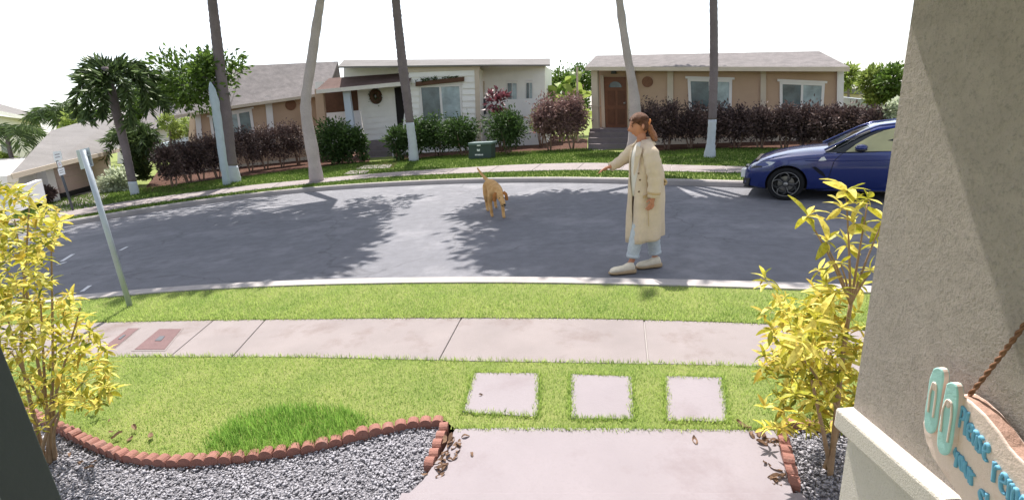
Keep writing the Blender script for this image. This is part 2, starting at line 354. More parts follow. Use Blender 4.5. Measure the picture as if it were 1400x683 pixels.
for q, nm in zip(sw_, ('leftmost of three', 'middle one of three', 'rightmost of three')):
    c = np.mean(np.array(q), 0); m = MB()
    pp = []
    for i in range(4):
        a, b = np.array(q[i]), np.array(q[(i+1) % 4])
        for k in (0, .25, .5, .75): pp.append(a+(b-a)*k+np.r_[R.normal(size=2)*.004, 0])
    o = m.prism(pp, (0, 0, -.05)).build('stepping_stone', M['landing_concrete'], bevel=.006)
    tag(o, 'pale square concrete stepping stone in the lawn, '+nm, 'stepping stone', 'stepping stones in the lawn')
LAND = [(622, 585), (700, 583), (850, 584), (1000, 586), (1062, 587), (1068, 620), (1090, 690), (540, 690), (578, 655), (606, 615)]
MB().prism(gp(LAND, .108), (0, 0, -.08)).build('landing', M['landing_concrete'], bevel=.006, kind='structure')
a, b = G(548, 672, .125), G(1096, 672, .125)
MB().prism([a, b, (b[0]+.1, .2, .125), (a[0]-.1, .2, .125)], (0, 0, -.1)).build('porch_step', M['landing_concrete'], bevel=.008, kind='structure')
GRAV = [tuple(p) for p in gp(EDGE+ED2+[(552, 683)], .06)]+[(-.7, 1.2, .06), (-4.5, 1.2, .06), (-5, 2.6, .06)]
sheet('gravel_bed', GRAV, M['gravel_bed'])
GRAV2 = [tuple(p) for p in gp(ED4[::-1]+ED3+[(1100, 690)], .06)]+[(1.25, 1.2, .06), (2.6, 1.2, .06), (2.6, 1.95, .06)]
sheet('gravel_bed', GRAV2, M['gravel_bed'])
def gravel(poly, dens, parent):
    q = rand_in(poly, dens); n = len(q); oc = np.array([[1, 0, 0], [-1, 0, 0], [0, 1, 0], [0, -1, 0], [0, 0, 1], [0, 0, -1.]])
    fc = np.array([[0, 2, 4], [2, 1, 4], [1, 3, 4], [3, 0, 4], [2, 0, 5], [1, 2, 5], [3, 1, 5], [0, 3, 5]])
    v = oc[None]*(1+.35*R.normal(size=(n, 6, 1)))+.15*R.normal(size=(n, 6, 3))
    A = R.normal(size=(n, 3, 3)); Qm = np.linalg.qr(A)[0]; v = np.einsum('nij,nkj->nki', Qm, v)*np.array([1, 1, .65])
    v *= (.0045+.007*R.random((n, 1, 1))**2)
    v += np.c_[q, .066+.012*R.random(n)][:, None]
    return mesh_np('gravel', v.reshape(-1, 3), (fc[None]+np.arange(n)[:, None, None]*6).reshape(-1, 3), M['gravel_stone'], parent, 'stuff')
gravel(GRAV, 9000, None); gravel(GRAV2, 9000, None)
# scalloped terracotta edging: every arch a brick
def edging(label, runs):
    p0 = G(*runs[0][0], .06); t = thing('brick_edging', label, 'garden edging', p0)
    for run, step in runs_steps(runs):
        line = smooth_line([tuple(G(x, y, .075)) for x, y in run], .05, 4)
        d = np.r_[0, np.cumsum(np.linalg.norm(np.diff(line[:, :2], axis=0), axis=1))]; n = int(d[-1]/step)
        for i in range(n):
            s0 = (i+.5)*step; c = np.array([np.interp(s0, d, line[:, k]) for k in (0, 1)]); c2 = np.array([np.interp(s0+.02, d, line[:, k]) for k in (0, 1)])
            u = (c2-c)/np.linalg.norm(c2-c); nn = np.array([-u[1], u[0]]); w = step*.49
            h0 = .034+R.normal()*.004; ja = R.normal()*.05; u, nn = u*math.cos(ja)+nn*math.sin(ja), nn*math.cos(ja)-u*math.sin(ja)
            pro = [(-w, -.05), (w, -.05)]+[(w*math.cos(k*math.pi/7), h0+.032*math.sin(k*math.pi/7)) for k in range(8)]
            pts = [np.array([*(c+u*x-nn*.022), .06+z]) for x, z in pro]
            MB().prism(pts, (*(nn*.05), 0)).build('brick', M['terracotta'], t)
def runs_steps(runs): return [(r, .075) for r in runs]
edging('scalloped terracotta edging curving between lawn and gravel on the left', [EDGE, ED2])
edging('short scalloped terracotta edging along the right side of the landing', [ED3, ED4])
# grass
holes = sw_+[[tuple(p) for p in gp(LAND, .1)]]
q = rand_in(yard, 11000, holes); q = q[(q[:, 1] < 4.6) & (q[:, 0] > -5)]
tag(blades('lawn_grass', q, .098, .021, .0023, M['grass_blade'], .8), kind='stuff')
# taller fringe round the stones and landing
fr = []
for poly in sw_+[[tuple(p) for p in gp([(622, 586), (1062, 588)], .1)]]:
    P2 = np.array([p[:2] for p in poly]); n = len(P2)
    for i in range(n if n > 2 else 1):
        L_ = np.linalg.norm(P2[(i+1) % n]-P2[i]); k = int(L_*900); t = R.random(k)[:, None]
        fr.append(P2[i]+(P2[(i+1) % n]-P2[i])*t+R.normal(size=(k, 2))*.012)
for ln_ in (swn, swf):
    k = 5000; t = R.random(k)*(len(ln_)-1); i_ = t.astype(int); f_ = (t-i_)[:, None]; q_ = ln_[i_, :2]*(1-f_)+ln_[np.minimum(i_+1, len(ln_)-1), :2]*f_+R.normal(size=(k, 2))*.014; fr.append(q_[q_[:, 0] > -6])
tag(blades('edge_grass', np.concatenate(fr), .1, .032, .003, M['grass_blade'], .9), kind='stuff')
LUSH = [tuple(p) for p in gp([(262, 628), (290, 590), (330, 566), (400, 553), (470, 558), (520, 575), (505, 588), (450, 603), (400, 614), (340, 623)], .1)]
q = rand_in(LUSH, 12000); lc = np.mean(np.array(LUSH)[:, :2], 0); lr = np.array(LUSH)[:, :2]-lc; d_ = (q-lc)/np.abs(lr).max(0); q = q[(d_**2).sum(1)*(.6+.8*R.random(len(q))) < .75]; tag(blades('tall_grass_patch', q, .098, .062, .003, M['grass_lush'], .6), kind='stuff')
PK = z0(nkb, .12)+z0(swf, .12)[::-1]
q = rand_in(PK, 7500); q = q[(q[:, 0] > -7.5) & (q[:, 0] < 4.5)]
tag(blades('parkway_grass', q, .103, .03, .003, M['grass_blade'], .8), kind='stuff')
q = rand_in([tuple(p) for p in fkb]+[tuple(p) for p in fwn[::-1]], 700); tag(blades('verge_grass', q, .118, .06, .011, M['far_grass'], .8), kind='stuff')
FL = [tuple(p) for p in fwf]+[tuple(p) for p in gp([(1225, 204), (1040, 203), (960, 204), (905, 207), (862, 211), (805, 203), (745, 206), (640, 211), (545, 218), (500, 222), (425, 230), (300, 246), (195, 258), (140, 262)], .12)]
q = rand_in(FL, 420); tag(blades('far_lawn_grass', q, .118, .07, .014, M['far_grass'], .8), kind='stuff')
# fallen leaves, each lying where it dropped
lm = []
for k in range(4):
    m = MB(); L_ = .05+.012*k; w = .011+.003*k; n = 5; vs = []
    for i in range(n):
        t = i/(n-1); ww = w*math.sin(math.pi*min(1, t*.92+.05))**.8
        for sgn in (-1, 0, 1): vs.append((L_*(t-.5), sgn*ww, .006+.012*abs(sgn)*(1 if k % 2 else .6)+.01*math.sin(t*4+k)))
    m.add(vs, [(i*3+j, i*3+j+1, i*3+j+4, i*3+j+3) for i in range(n-1) for j in (0, 1)])
    o = m.build('fallen_leaf', M['dry_leaf'], recalc=False); lm.append(o.data); bpy.data.objects.remove(o)
spots = []
for _ in range(26): t = R.random(); spots.append((628-42*t+R.normal()*9+8, 588+66*t+R.normal()*3, .112, 'left edge of the landing'))
for _ in range(16): t = R.random(); spots.append((1022+38*t+R.normal()*5, 592+16*t+R.normal()*5, .112, 'far right corner of the landing'))
for _ in range(6): spots.append((1062+R.normal()*4, 655+R.normal()*8, .112, 'near right edge of the landing'))
for x, y in ((160, 596), (178, 600), (152, 590), (110, 634), (128, 632), (122, 640), (96, 622), (206, 596), (150, 575), (185, 585), (645, 622), (1045, 633), (658, 540), (950, 602)): spots.append((x, y, .13 if y < 600 and x < 300 else .112, 'lawn and gravel near the left yellow shrub' if x < 300 else 'open pale concrete of the landing and stones'))
for x, y, z, wh in spots:
    o = bpy.data.objects.new('fallen_leaf', lm[int(R.integers(4))]); COL.objects.link(o); o.location = tuple(G(x, y, z-.006))
    o.rotation_euler = (R.normal()*.15, R.normal()*.15, R.random()*6.3); s = .5+.5*R.random(); o.scale = (s, s, s)
    tag(o, 'small curled brown fallen leaf lying on the '+wh, 'fallen leaf', 'fallen leaves on the '+wh)
# ------------------------------------------------------------------ porch: stucco wall, plinth, roof, post
t = thing('porch_wall', 'rough tan stucco porch wall on the right edge with a pale ledge', 'wall', (.9, .5, 0))
MB().box((1.15, -.5375, 1.35), (.8, 2.925, 2.7)).build('wall_body', M['stucco'], t)
pa = G(1142, 556, 1.16); xl = pa[0]; yl = pa[1]
MB().box(((xl+.76)/2, (yl-1)/2, 1.135), (.76-xl, yl+1, .05)).build('ledge_cap', M['stucco_cap'], t, bevel=.006)
MB().box(((xl+.02+.755)/2, (yl-.025-1)/2, .555), (.755-xl-.02, yl-.025+1, 1.11)).build('plinth', M['stucco_cap'], t)
MB().box((0, .2, 2.5), (3.6, 2.0, .12)).build('porch_roof', M['stucco_cap'])
tag(bpy.data.objects['porch_roof'], 'low porch roof shading the stucco wall from just above the picture', 'porch roof')
t = thing('porch_post', 'dark grey green square porch post at the lower left corner', 'post', (-1.13, .85, 0))
MB().box((-1.1425, .848, 1.22), (.17, .106, 2.44)).build('shaft', M['post_paint'], t, bevel=.003)
MB().box((-1.0563, .7945, 1.22), (.0035, .0035, 2.438)).build('edge_glint', M['post_edge_glint'], t)  # light on the chamfered corner, put in as a thin paler strip
# ------------------------------------------------------------------ hanging sign
XB = .712
def zp(u, v, X=XB): return VX(1255+u/3.634, 495+v/3.634, X)
t = thing('hanging_sign', 'painted wooden flip-flop sign asking to please remove your shoes, hung on stucco', 'sign', zp(250, 400))
bo = [zp(*p) for p in [(22, 300), (28, 350), (40, 400), (70, 470), (130, 560), (170, 610), (215, 683), (290, 800), (380, 900), (500, 960), (640, 990), (760, 960), (820, 880), (800, 780), (720, 660), (620, 570), (527, 500), (490, 465), (450, 420), (400, 345), (330, 260), (260, 195), (205, 160), (120, 170), (50, 220)]]
b = MB().prism(bo, (.028, 0, 0)); b.mi = [0]+[1]*(len(b.f)-1)
ob = b.build('board', [M['sign_wood'], M['sign_wood_edge']], t, bevel=.003)
def shoe(pts, straps, toe, X):
    poly = [zp(*p, X) for p in pts]
    q = np.array(poly); q2 = smooth_line(list(q)+[q[0]], .004, 3)[:-1]
    b = MB().prism(q2, (.012, 0, 0)); b.mi = [0]+[1]*(len(b.f)-1)
    s = b.build('flip_flop', [M['sign_teal'], M['sign_wood']], t, bevel=.002)
    for st in straps: MB().tube(smooth_line([zp(*p, X-.001) for p in st], .003, 3), .0016, 6).build('strap', M['sign_wood'], s, smooth=True)
    m = MB(); c = zp(*toe, X-.0005); m.sphere(c, (.0018, .004, .0085), 10, 6); m.build('toe_pad', M['sign_wood'], s, smooth=True)
shoe([(75, 30), (100, 21), (120, 32), (127, 70), (117, 130), (103, 220), (96, 290), (86, 340), (65, 358), (42, 350), (28, 310), (32, 240), (46, 150), (54, 80)],
     [[(50, 245), (60, 150), (78, 92), (92, 110), (88, 170), (74, 272)]], (82, 120), .7055)
shoe([(140, 105), (165, 94), (188, 105), (198, 150), (194, 220), (180, 300), (170, 390), (155, 450), (130, 466), (106, 455), (91, 410), (96, 330), (113, 240), (128, 160)],
     [[(113, 342), (122, 235), (146, 180), (168, 195), (166, 270), (146, 395)]], (152, 205), .702)
# hand-cut letters as raised strokes
ST = {'P': [[(0, 0), (.05, 1)], [(.0, .95), (.4, 1), (.5, .75), (.35, .5), (.03, .45)]], 'l': [[(.08, 1.05), (.05, .5), (.08, 0)]], 'e': [[(.05, .32), (.4, .4), (.38, .6), (.2, .66), (.03, .4), (.08, .1), (.25, 0), (.42, .1)]],
      'a': [[(.4, .55), (.2, .64), (.03, .35), (.15, .02), (.36, .2), (.4, .6), (.4, .2), (.48, 0)]], 's': [[(.36, .58), (.18, .66), (.06, .5), (.3, .3), (.32, .1), (.15, 0), (.0, .08)]], 'r': [[(.05, .66), (.06, 0)], [(.06, .4), (.2, .64), (.36, .58)]],
      'm': [[(.04, .65), (.05, 0)], [(.05, .4), (.18, .64), (.28, .5), (.29, 0)], [(.29, .4), (.42, .64), (.54, .5), (.56, 0)]], 'o': [[(.2, .65), (.03, .4), (.1, .05), (.28, 0), (.4, .3), (.3, .6), (.2, .65)]], 'v': [[(.03, .65), (.2, 0), (.38, .66)]],
      'y': [[(.03, .65), (.08, .3), (.24, .22)], [(.36, .66), (.26, .2), (.12, -.3)]], 'u': [[(.04, .65), (.05, .15), (.2, 0), (.36, .2)], [(.38, .66), (.38, .2), (.44, 0)]], 'h': [[(.06, 1.05), (.05, 0)], [(.05, .4), (.22, .62), (.34, .45), (.36, 0)]], 'S': [[(.5, .85), (.3, 1), (.08, .8), (.4, .45), (.42, .15), (.2, 0), (0, .15)]], ' ': []}
AD = {'P': .58, 'l': .24, 'm': .68, ' ': .34, 'S': .62, 'r': .44}
def word(txt, a, b, c):
    """writes txt from the point a along a->b; c is the top of the first letter"""
    a, b, c = (np.array(zp(*p)) for p in (a, b, c)); tot = sum(AD.get(k, .5) for k in txt); ux = (b-a)/tot; uy = (c-a)*1.12; x = 0
    for ch in txt:
        m = MB()
        for st in ST[ch]:
            pts = smooth_line([tuple(a+ux*(x+p[0])+uy*(p[1] if ch in 'PlShy' else p[1]*1.15)+np.array([-.001, 0, 0])) for p in st], .003, 1)
            if len(pts) < 2: continue
            m.tube(pts, .003, 6, flat=1)
        if m.v: m.build('letter', M['letter_blue'], t, smooth=True)
        x += AD.get(ch, .5)
word('Please', (204, 318), (352, 505), (217, 221)); word('remove', (372, 585), (640, 905), (384, 470)); word('your', (184, 478), (288, 640), (184, 391)); word('Shoes', (300, 760), (470, 960), (305, 625))
rp = [zp(262, 168, .728), zp(395, 5, .74), zp(540, -185, .742), zp(640, -320, .744)]
rl = resample(rp, .004)
for ph in (0, math.pi):
    pts = [p+np.array([.0017*math.cos(i*.9+ph)-.004, .0017*math.sin(i*.9+ph), .0012*math.sin(i*.9+ph)]) for i, p in enumerate(rl)]
    MB().tube(pts, .002, 5).build('rope', M['rope'], t, smooth=True)
# ------------------------------------------------------------------ traffic signs
pb = G(178, 419, .1); Yp = pb[1]
t = thing('road_sign', 'grey back of a road sign on a tall galvanised post at the near kerb', 'traffic sign', pb)
m = MB(); top = VY(113, 205, Yp); m.tube([pb-np.array([0, 0, .1]), top], .026, 10); m.build('post', M['galvanised'], t, smooth=True)
pl = Plane((0, Yp+.03), (1, Yp+.03)); q = [(103.5, 206), (121.5, 201.5), (127.7, 226.5), (110.5, 232)]
MB().prism([pl.pt(*p) for p in q], (0, .006, 0)).build('sign_plate', M['sign_back'], t, bevel=.002)
for k in (.12, .75):
    c = top+(pb-top)*(.02+.1*k); MB().box(c+np.array([0, .01, 0]), (.066, .03, .012)).build('clamp', M['galvanised'], t)
pb = G(100, 288, .13); Yp = pb[1]; pl = Plane((0, Yp), (1, Yp))
t = thing('road_sign', 'far white parking sign of three plates on a thin post beside the driveway', 'traffic sign', pb)
MB().tube([pb-np.array([0, 0, .1]), pl.pt(74.5, 208, -.03)], .03, 8).build('post', M['dark_steel'], t, smooth=True)
for k, q in enumerate(([(72, 207.5), (83, 206), (85, 218), (74.5, 220.4)], [(77.5, 220.9), (83, 220), (85, 227.8), (80, 229.5)], [(78.6, 231), (87.2, 228.6), (89.2, 238), (81.2, 240.4)])):
    p = [pl.pt(*c, .04) for c in q]; pt_ = MB().prism(p, (0, .01, 0)).build('sign_plate', M['sign_white'], t)
    for f in (.3, .6):
        A = lambda a, b: (p[0]*(1-a)+p[1]*a)*(1-b)+(p[3]*(1-a)+p[2]*a)*b+np.array([0, -.004, 0])
        MB().prism([A(.2, f), A(.8, f), A(.8, f+.09), A(.2, f+.09)], (0, .002, 0)).build('print_line', M['sign_red_print' if k == 1 else 'sign_print'], pt_)
# ------------------------------------------------------------------ yellow crotons
def leaf_mesh(L_, w, droop, m):
    vs = []; n = 5
    for i in range(n):
        t_ = i/(n-1); ww = w*(math.sin(math.pi*min(1, t_*.9+.06)))**.9
        zc = -droop*L_*t_*t_
        for sgn in (-1, 0, 1): vs.append((L_*t_, sgn*ww, zc+abs(sgn)*ww*.35))
    me = MB().add(vs, [(i*3+j, i*3+j+1, i*3+j+4, i*3+j+3) for i in range(n-1) for j in (0, 1)]); o = me.build('leaf', m, recalc=False); d = o.data; bpy.data.objects.remove(o); return d
CL = [leaf_mesh(.085, .0145, d, M[mm]) for d in (.1, .35, .7) for mm in ('croton_leaf', 'croton_green', 'croton_leaf', 'croton_green')]
def croton(label, base, stems, roset, extra, group=None):
    """stems: pixel paths; roset: (px, py, depth, leaf scale, leaves); extra: the rosettes joined to one mesh"""
    t = thing('croton_shrub', label, 'shrub', base, group)
    for st, r0, r1 in stems:
        pts = smooth_line([tuple(p) for p in st], .04, 3); k = len(pts)
        MB().tube(pts, [r0+(r1-r0)*i/(k-1) for i in range(k)], 7).build('stem', M['croton_stem'], t, smooth=True)
    cnt = 0; bv, bf = [], [[], []]
    allr = [(r, 1) for r in roset]+[(r, 0) for r in extra]
    nv = 0
    for (c, sc, nl), single in allr:
        a0 = R.random()*6.28
        for k in range(nl):
            az = a0+k*2.399+R.normal()*.3; el = .9-1.5*k/nl+R.normal()*.35; s = sc*(.5+.75*R.random())
            mm = CL[int(R.integers(len(CL)))]
            rot = Matrix.Rotation(az, 4, 'Z')@Matrix.Rotation(-el, 4, 'Y')@Matrix.Rotation(R.normal()*.5, 4, 'X')
            mw = Matrix.Translation(Vector(c)-Vector(base)+Vector((0, 0, .012*(nl/2-k)/nl)))@rot@Matrix.Scale(s, 4)
            if single and cnt < 300:
                o = bpy.data.objects.new('leaf', mm); COL.objects.link(o); o.parent = t; o.matrix_local = mw; cnt += 1
            else:
                co = np.array([mw@v.co for v in mm.vertices]); bv.append(co+np.array(base))
                bf[1 if 'green' in mm.materials[0].name else 0].append(np.array([p.vertices[:] for p in mm.polygons])+nv); nv += len(co)
    if bv:
        o = mesh_np('leaf_mass', np.concatenate(bv), np.concatenate(bf[0]+bf[1]), [M['croton_leaf'], M['croton_green']], t, 'stuff')
        k0 = sum(len(f) for f in bf[0]); o.data.polygons.foreach_set('material_index', np.r_[np.zeros(k0, np.int32), np.ones(len(o.data.polygons)-k0, np.int32)])
# right croton
B = G(1135, 650, .06); yb = B[1]; V_ = lambda x, y, d=0.: VY(x, y, yb+d)
ro = [(V_(x, y, d), s, n) for x, y, d, s, n in ((1157, 262, 0, 1.15, 9), (1150, 285, -.05, 1.1, 8), (1104, 296, .0, 1.1, 9), (1186, 272, .05, .9, 8), (1206, 302, .05, 1., 8), (1166, 305, -.05, 1., 8), (1130, 330, 0, 1., 8), (1158, 335, .1, 1., 9), (1200, 335, .1, 1., 8), (1180, 318, 0, 1, 7), (1190, 370, 0, 1., 8), (1150, 360, 0, 1., 8), (1175, 392, .1, 1., 8), (1128, 390, 0, 1., 9), (1120, 412, .05, 1., 9), (1140, 400, -.1, 1, 9))]
tips = [(V_(x, y), s) for x, y, s in ((1157, 268, 1), (1106, 300, 1), (1186, 278, 1), (1204, 308, 1), (1130, 335, 1), (1190, 372, 1), (1150, 362, 1))]
for _ in range(20):
    x, y = 1095+R.normal()*28, 480+R.normal()*45; ro.append((V_(x, y, -.22+.15*R.normal()), .7, 7))
ex = []
for _ in range(280):
    x, y = 1116+R.normal()*36, 495+R.normal()*52; x = max(x, 1045); ex.append((V_(x, min(y, 585), .12+.15*R.normal()), .62, 7))
mid = V_(1163, 415); st = [([B+np.array([0, 0, -.03]), V_(1140, 600), V_(1150, 500), mid], .014, .008), ([B+np.array([.03, .03, -.03]), V_(1128, 600), V_(1110, 520, -.1)], .012, .006), ([B+np.array([-.03, .02, -.03]), V_(1147, 590, .1), V_(1135, 480, .15)], .012, .006), ([V_(1147, 560), V_(1085, 470, -.1)], .006, .004)]
for p, s in tips: st.append(([mid, (mid+p)/2+np.array([0, 0, .02]), p], .006, .0025))
croton('yellow leaved croton shrub on the right, in front of the stucco wall', B, st, ro, ex)
# left croton
B = G(70, 632, .06); yb = B[1]
LP = [(-30, 250), (15, 256), (48, 262), (88, 300), (75, 335), (62, 375), (112, 402), (112, 430), (148, 470), (156, 540), (128, 562), (88, 560), (55, 590), (10, 560), (-30, 540)]
def rp_(n):
    r = []
    while len(r) < n:
        p = np.array([[-30+190*R.random(), 250+345*R.random()]])
        if in_poly(p, LP)[0]: r.append(p[0])
    return r
ro = [(V_(x, y, d), s, 8) for x, y, d, s in ((40, 268, 0, .8), (82, 302, 0, .8), (15, 262, 0, .8), (100, 408, -.1, .8), (128, 455, -.1, .8), (146, 478, -.1, .7), (150, 535, -.1, .8), (120, 545, -.2, .8), (60, 300, 0, .8))]
ro += [(V_(x, y, -.25-.2*R.random()), .6, 7) for x, y in rp_(44)]
ex = [(V_(x, y, .0+.25*R.normal()), .55, 7) for x, y in rp_(430)]
st = []
for x, y, d in ((20, 300, 0), (70, 330, -.1), (110, 420, -.15), (40, 280, .1), (130, 500, -.2), (0, 400, .1), (55, 400, -.1), (90, 540, -.2), (15, 480, -.1)):
    b0 = B+np.array([R.normal()*.05-.03, R.normal()*.04, -.03]); e = V_(x, y, d); st.append(([b0, b0*.55+e*.45+np.array([R.normal()*.04, 0, .02]), e], .011, .003))
croton('tall yellow leaved croton shrub on the left beside the gravel bed', B, st, ro, ex)
# ================================================================== houses, trees, hedges across the street
mat('tan_stucco', (188, 160, 138), .95, .06, 1.2, .4, 60, .1, fine=.08)
mat('tan_trim', (200, 186, 170), .8, .06, 2)
mat('white_siding', (238, 236, 234), .75, .05, 1.5, .05, 40)
mat('white_trim', (226, 222, 222), .7, .05, 2)
mat('cream_wall', (220, 214, 208), .85, .05, 2, .2, 60)
mat('shingle', (112, 108, 108), .95, .2, 3, .7, 26, .1, fine=.35, col2=(136, 130, 130))
mat('porch_shingle', (108, 90, 86), .95, .16, 1.2, .7, 26, .1, fine=.25)
mat('grey_roof', (122, 119, 118), .95, .12, .8, .6, 20, .1, fine=.2)
mat('glass_grey', (84, 100, 106), .12, .45, 1.8, 0, 50, .6)
mat('glass_pale', (150, 166, 172), .15, .4, 1.8, 0, 50, .6)
mat('curtain_shade', (128, 134, 134), .9, .2, 4)
mat('door_brown', (118, 78, 58), .5, .12, 6, .1, 60)
mat('door_panel', (102, 66, 48), .5, .12, 6)
mat('dark_opening', (40, 38, 38), .9, .1, 2)
mat('garage_door', (190, 168, 160), .85, .05, 3)
mat('medallion', (128, 92, 74), .9, .15, 8)
mat('step_stone', (128, 118, 120), .9, .15, 3, .3, 60, fine=.2)
mat('brown_screen', (92, 66, 52), .8, .15, 4)
mat('white_paint', (228, 228, 232), .7, .04, 2)
mat('blue_white', (196, 206, 220), .7, .05, 1)
mat('bark_pale', (176, 166, 164), .9, .12, 2.5, .5, 30, .1, fine=.18, dirt=((140, 128, 124), 3, .6))
mat('bark_palm', (122, 112, 116), .95, .12, 3, .6, 25, .1, fine=.25)
mat('trunk_paint', (190, 196, 206), .9, .08, 5, .4, 40, fine=.15)
mat('pole_paint', (172, 186, 196), .8, .08, 4, .1, 40)
mat('leaf_green', (66, 92, 38), .5, .25, .8, 0, 50, .35, island=.35, trans=.35, col2=(98, 122, 52))
mat('leaf_light', (120, 140, 66), .5, .2, .8, 0, 50, .35, island=.35, trans=.4, col2=(150, 164, 88))
mat('leaf_dark', (50, 74, 38), .6, .25, .8, 0, 50, .35, island=.35, trans=.3, col2=(70, 92, 46))
mat('palm_leaf', (66, 88, 52), .45, .2, .6, 0, 50, .4, island=.3, trans=.3, col2=(96, 114, 66))
mat('leaf_purple', (70, 58, 60), .6, .25, 1.5, 0, 50, .3, island=.4, trans=.15, col2=(98, 80, 76))
mat('leaf_copper', (104, 80, 80), .6, .25, 1.5, 0, 50, .4, island=.4, trans=.25, col2=(140, 112, 108))
mat('leaf_red', (86, 42, 52), .45, .25, 3, 0, 50, .4, island=.4, trans=.3, col2=(124, 72, 80))
mat('leaf_white', (176, 186, 150), .5, .15, 3, 0, 50, .4, island=.3, trans=.3, col2=(205, 210, 190))
mat('shrub_stem', (150, 126, 112), .9, .15, 8, .3, 50)
mat('box_green', (56, 72, 70), .55, .06, 3, 0, 50, .4)
mat('box_top', (98, 116, 118), .55, .06, 3)
mat('print_white', (232, 234, 236), .6, .02)

def slab(b, P_, px, o0, o1, mi=0):
    """a panel of the facade plane P_, outlined in pixels, from off o0 (back) to o1 (front, towards the street)"""
    return b.prism([P_.pt(x, y, o1) for x, y in px], P_.n*(o0-o1), mi)
def part(P_, name, px, o0, o1, m, parent, bevel=0.):
    return slab(MB(), P_, px, o0, o1).build(name, M[m], parent, bevel=bevel)
def lerp(a, b, t): return (a[0]+(b[0]-a[0])*t, a[1]+(b[1]-a[1])*t)
def quad(tl, tr, br, bl, u0, u1, v0, v1):
    f = lambda u, v: lerp(lerp(tl, tr, u), lerp(bl, br, u), v); return [f(u0, v0), f(u1, v0), f(u1, v1), f(u0, v1)]
def window(P_, tl, tr, br, bl, parent, panes=2, fr=.09, front=.05, glass=('glass_grey', 'glass_pale'), trim='white_trim', curtain=None):
    w = MB()
    for q in ((0, 1, 0, fr), (0, 1, 1-fr*.8, 1), (0, fr*.8, fr, 1-fr*.8), (1-fr*.8, 1, fr, 1-fr*.8)): slab(w, P_, quad(tl, tr, br, bl, *q), -.02, front)
    for k in range(1, panes): c = k/panes; slab(w, P_, quad(tl, tr, br, bl, c-.025, c+.025, fr, 1-fr*.8), -.02, front-.012)
    wo = w.build('window', M[trim], parent)
    for k in range(panes):
        a, c = (k/panes if k else fr*.8)+(.025 if k else 0), ((k+1)/panes if k < panes-1 else 1-fr*.8)-(.025 if k < panes-1 else 0)
        slab(MB(), P_, quad(tl, tr, br, bl, a, c, fr, 1-fr*.8), -.02, .012+.006*(k % 2)).build('pane', M[glass[k % len(glass)]], wo)
    # projecting head trim
    slab(MB(), P_, quad(tl, tr, br, bl, -.05, 1.05, -.07, .0), -.02, front+.03).build('head_trim', M[trim], wo)
    return wo
def disc(P_, c, rx, ry, o0, o1, m, name, parent, n=18):
    slab(MB(), P_, [(c[0]+rx*math.cos(2*math.pi*k/n), c[1]+ry*math.sin(2*math.pi*k/n)) for k in range(n)], o0, o1).build(name, M[m], parent)
def roof_quad(pts, th, m, name, parent):
    """a sloping slab from four points, th thick downwards"""
    return MB().prism(pts, (0, 0, -th)).build(name, M[m], parent)
# ---------------------------------------------------------------- left tan house
PL = Plane(G(250, 237, .1), G(440, 217, .1)); n_ = PL.n
t = thing('tan_house', 'tan stucco house with grey shingled hip roof on the left, two shuttered windows', 'house', G(330, 232, .1))
wl = slab(MB(), PL, [(268, 150), (318, 140), (416, 126), (436, 126), (440, 225), (262, 245)], -5, 0).build('wall', M['tan_stucco'], t)
part(PL, 'corner_post', [(266, 152), (273.5, 151), (278, 205), (271, 206)], -.05, .07, 'white_trim', t)
part(PL, 'pilaster', [(362, 132), (371, 131), (377, 200), (368, 201)], -.05, .07, 'white_trim', t)
part(PL, 'base_band', [(262, 232), (440, 212), (440, 226), (262, 247)], -.05, .05, 'tan_trim', t)
window(PL, (286, 160), (344, 149), (349, 184), (291, 196), t, 3, .08)
disc(PL, (397.5, 143.5), 7.5, 7.5, -.02, .04, 'medallion', 'medallion', t)
e = .45
A, B_, C_ = PL.pt(238, 158, e), PL.pt(314, 145, e), PL.pt(447, 126.5, e)
rg = lambda x, y, off: PL.pt(x, y, off)
roof = MB()
up1, up2 = rg(331, 90, -2.6), rg(462, 84, -2.6)
b0 = rg(262, 120, -3.5)
roof.prism([B_, C_, up2, up1], (0, 0, -.1)); roof.prism([A, B_, up1+np.array([0, 0, -.01]), b0], (0, 0, -.1))
roof.prism([up1, up2, rg(462, 84, -3)-np.array([0, 0, 2.2]), rg(331, 90, -3)-np.array([0, 0, 2.2])], PL.n*-.1)
ro_ = roof.build('roof', M['shingle'], t)
for a, b in ((A, B_), (B_, C_)):
    MB().prism([a, b, b+np.array([0, 0, -.15]), a+np.array([0, 0, -.15])], n_*.03).build('fascia', M['tan_trim'], ro_)
hp = MB().tube([B_, up1], .05, 6).build('hip_cap', M['shingle'], ro_)
# ---------------------------------------------------------------- middle white house
PW = Plane(G(440, 219, .1), G(660, 205, .1))
t = thing('white_house', 'white house with lapped siding, covered entry and a wide sliding window, in the middle', 'house', G(560, 212, .1))
slab(MB(), PW, [(560, 92), (652, 92), (656, 215), (545, 222)], -4, 0).build('wall', M['white_siding'], t)
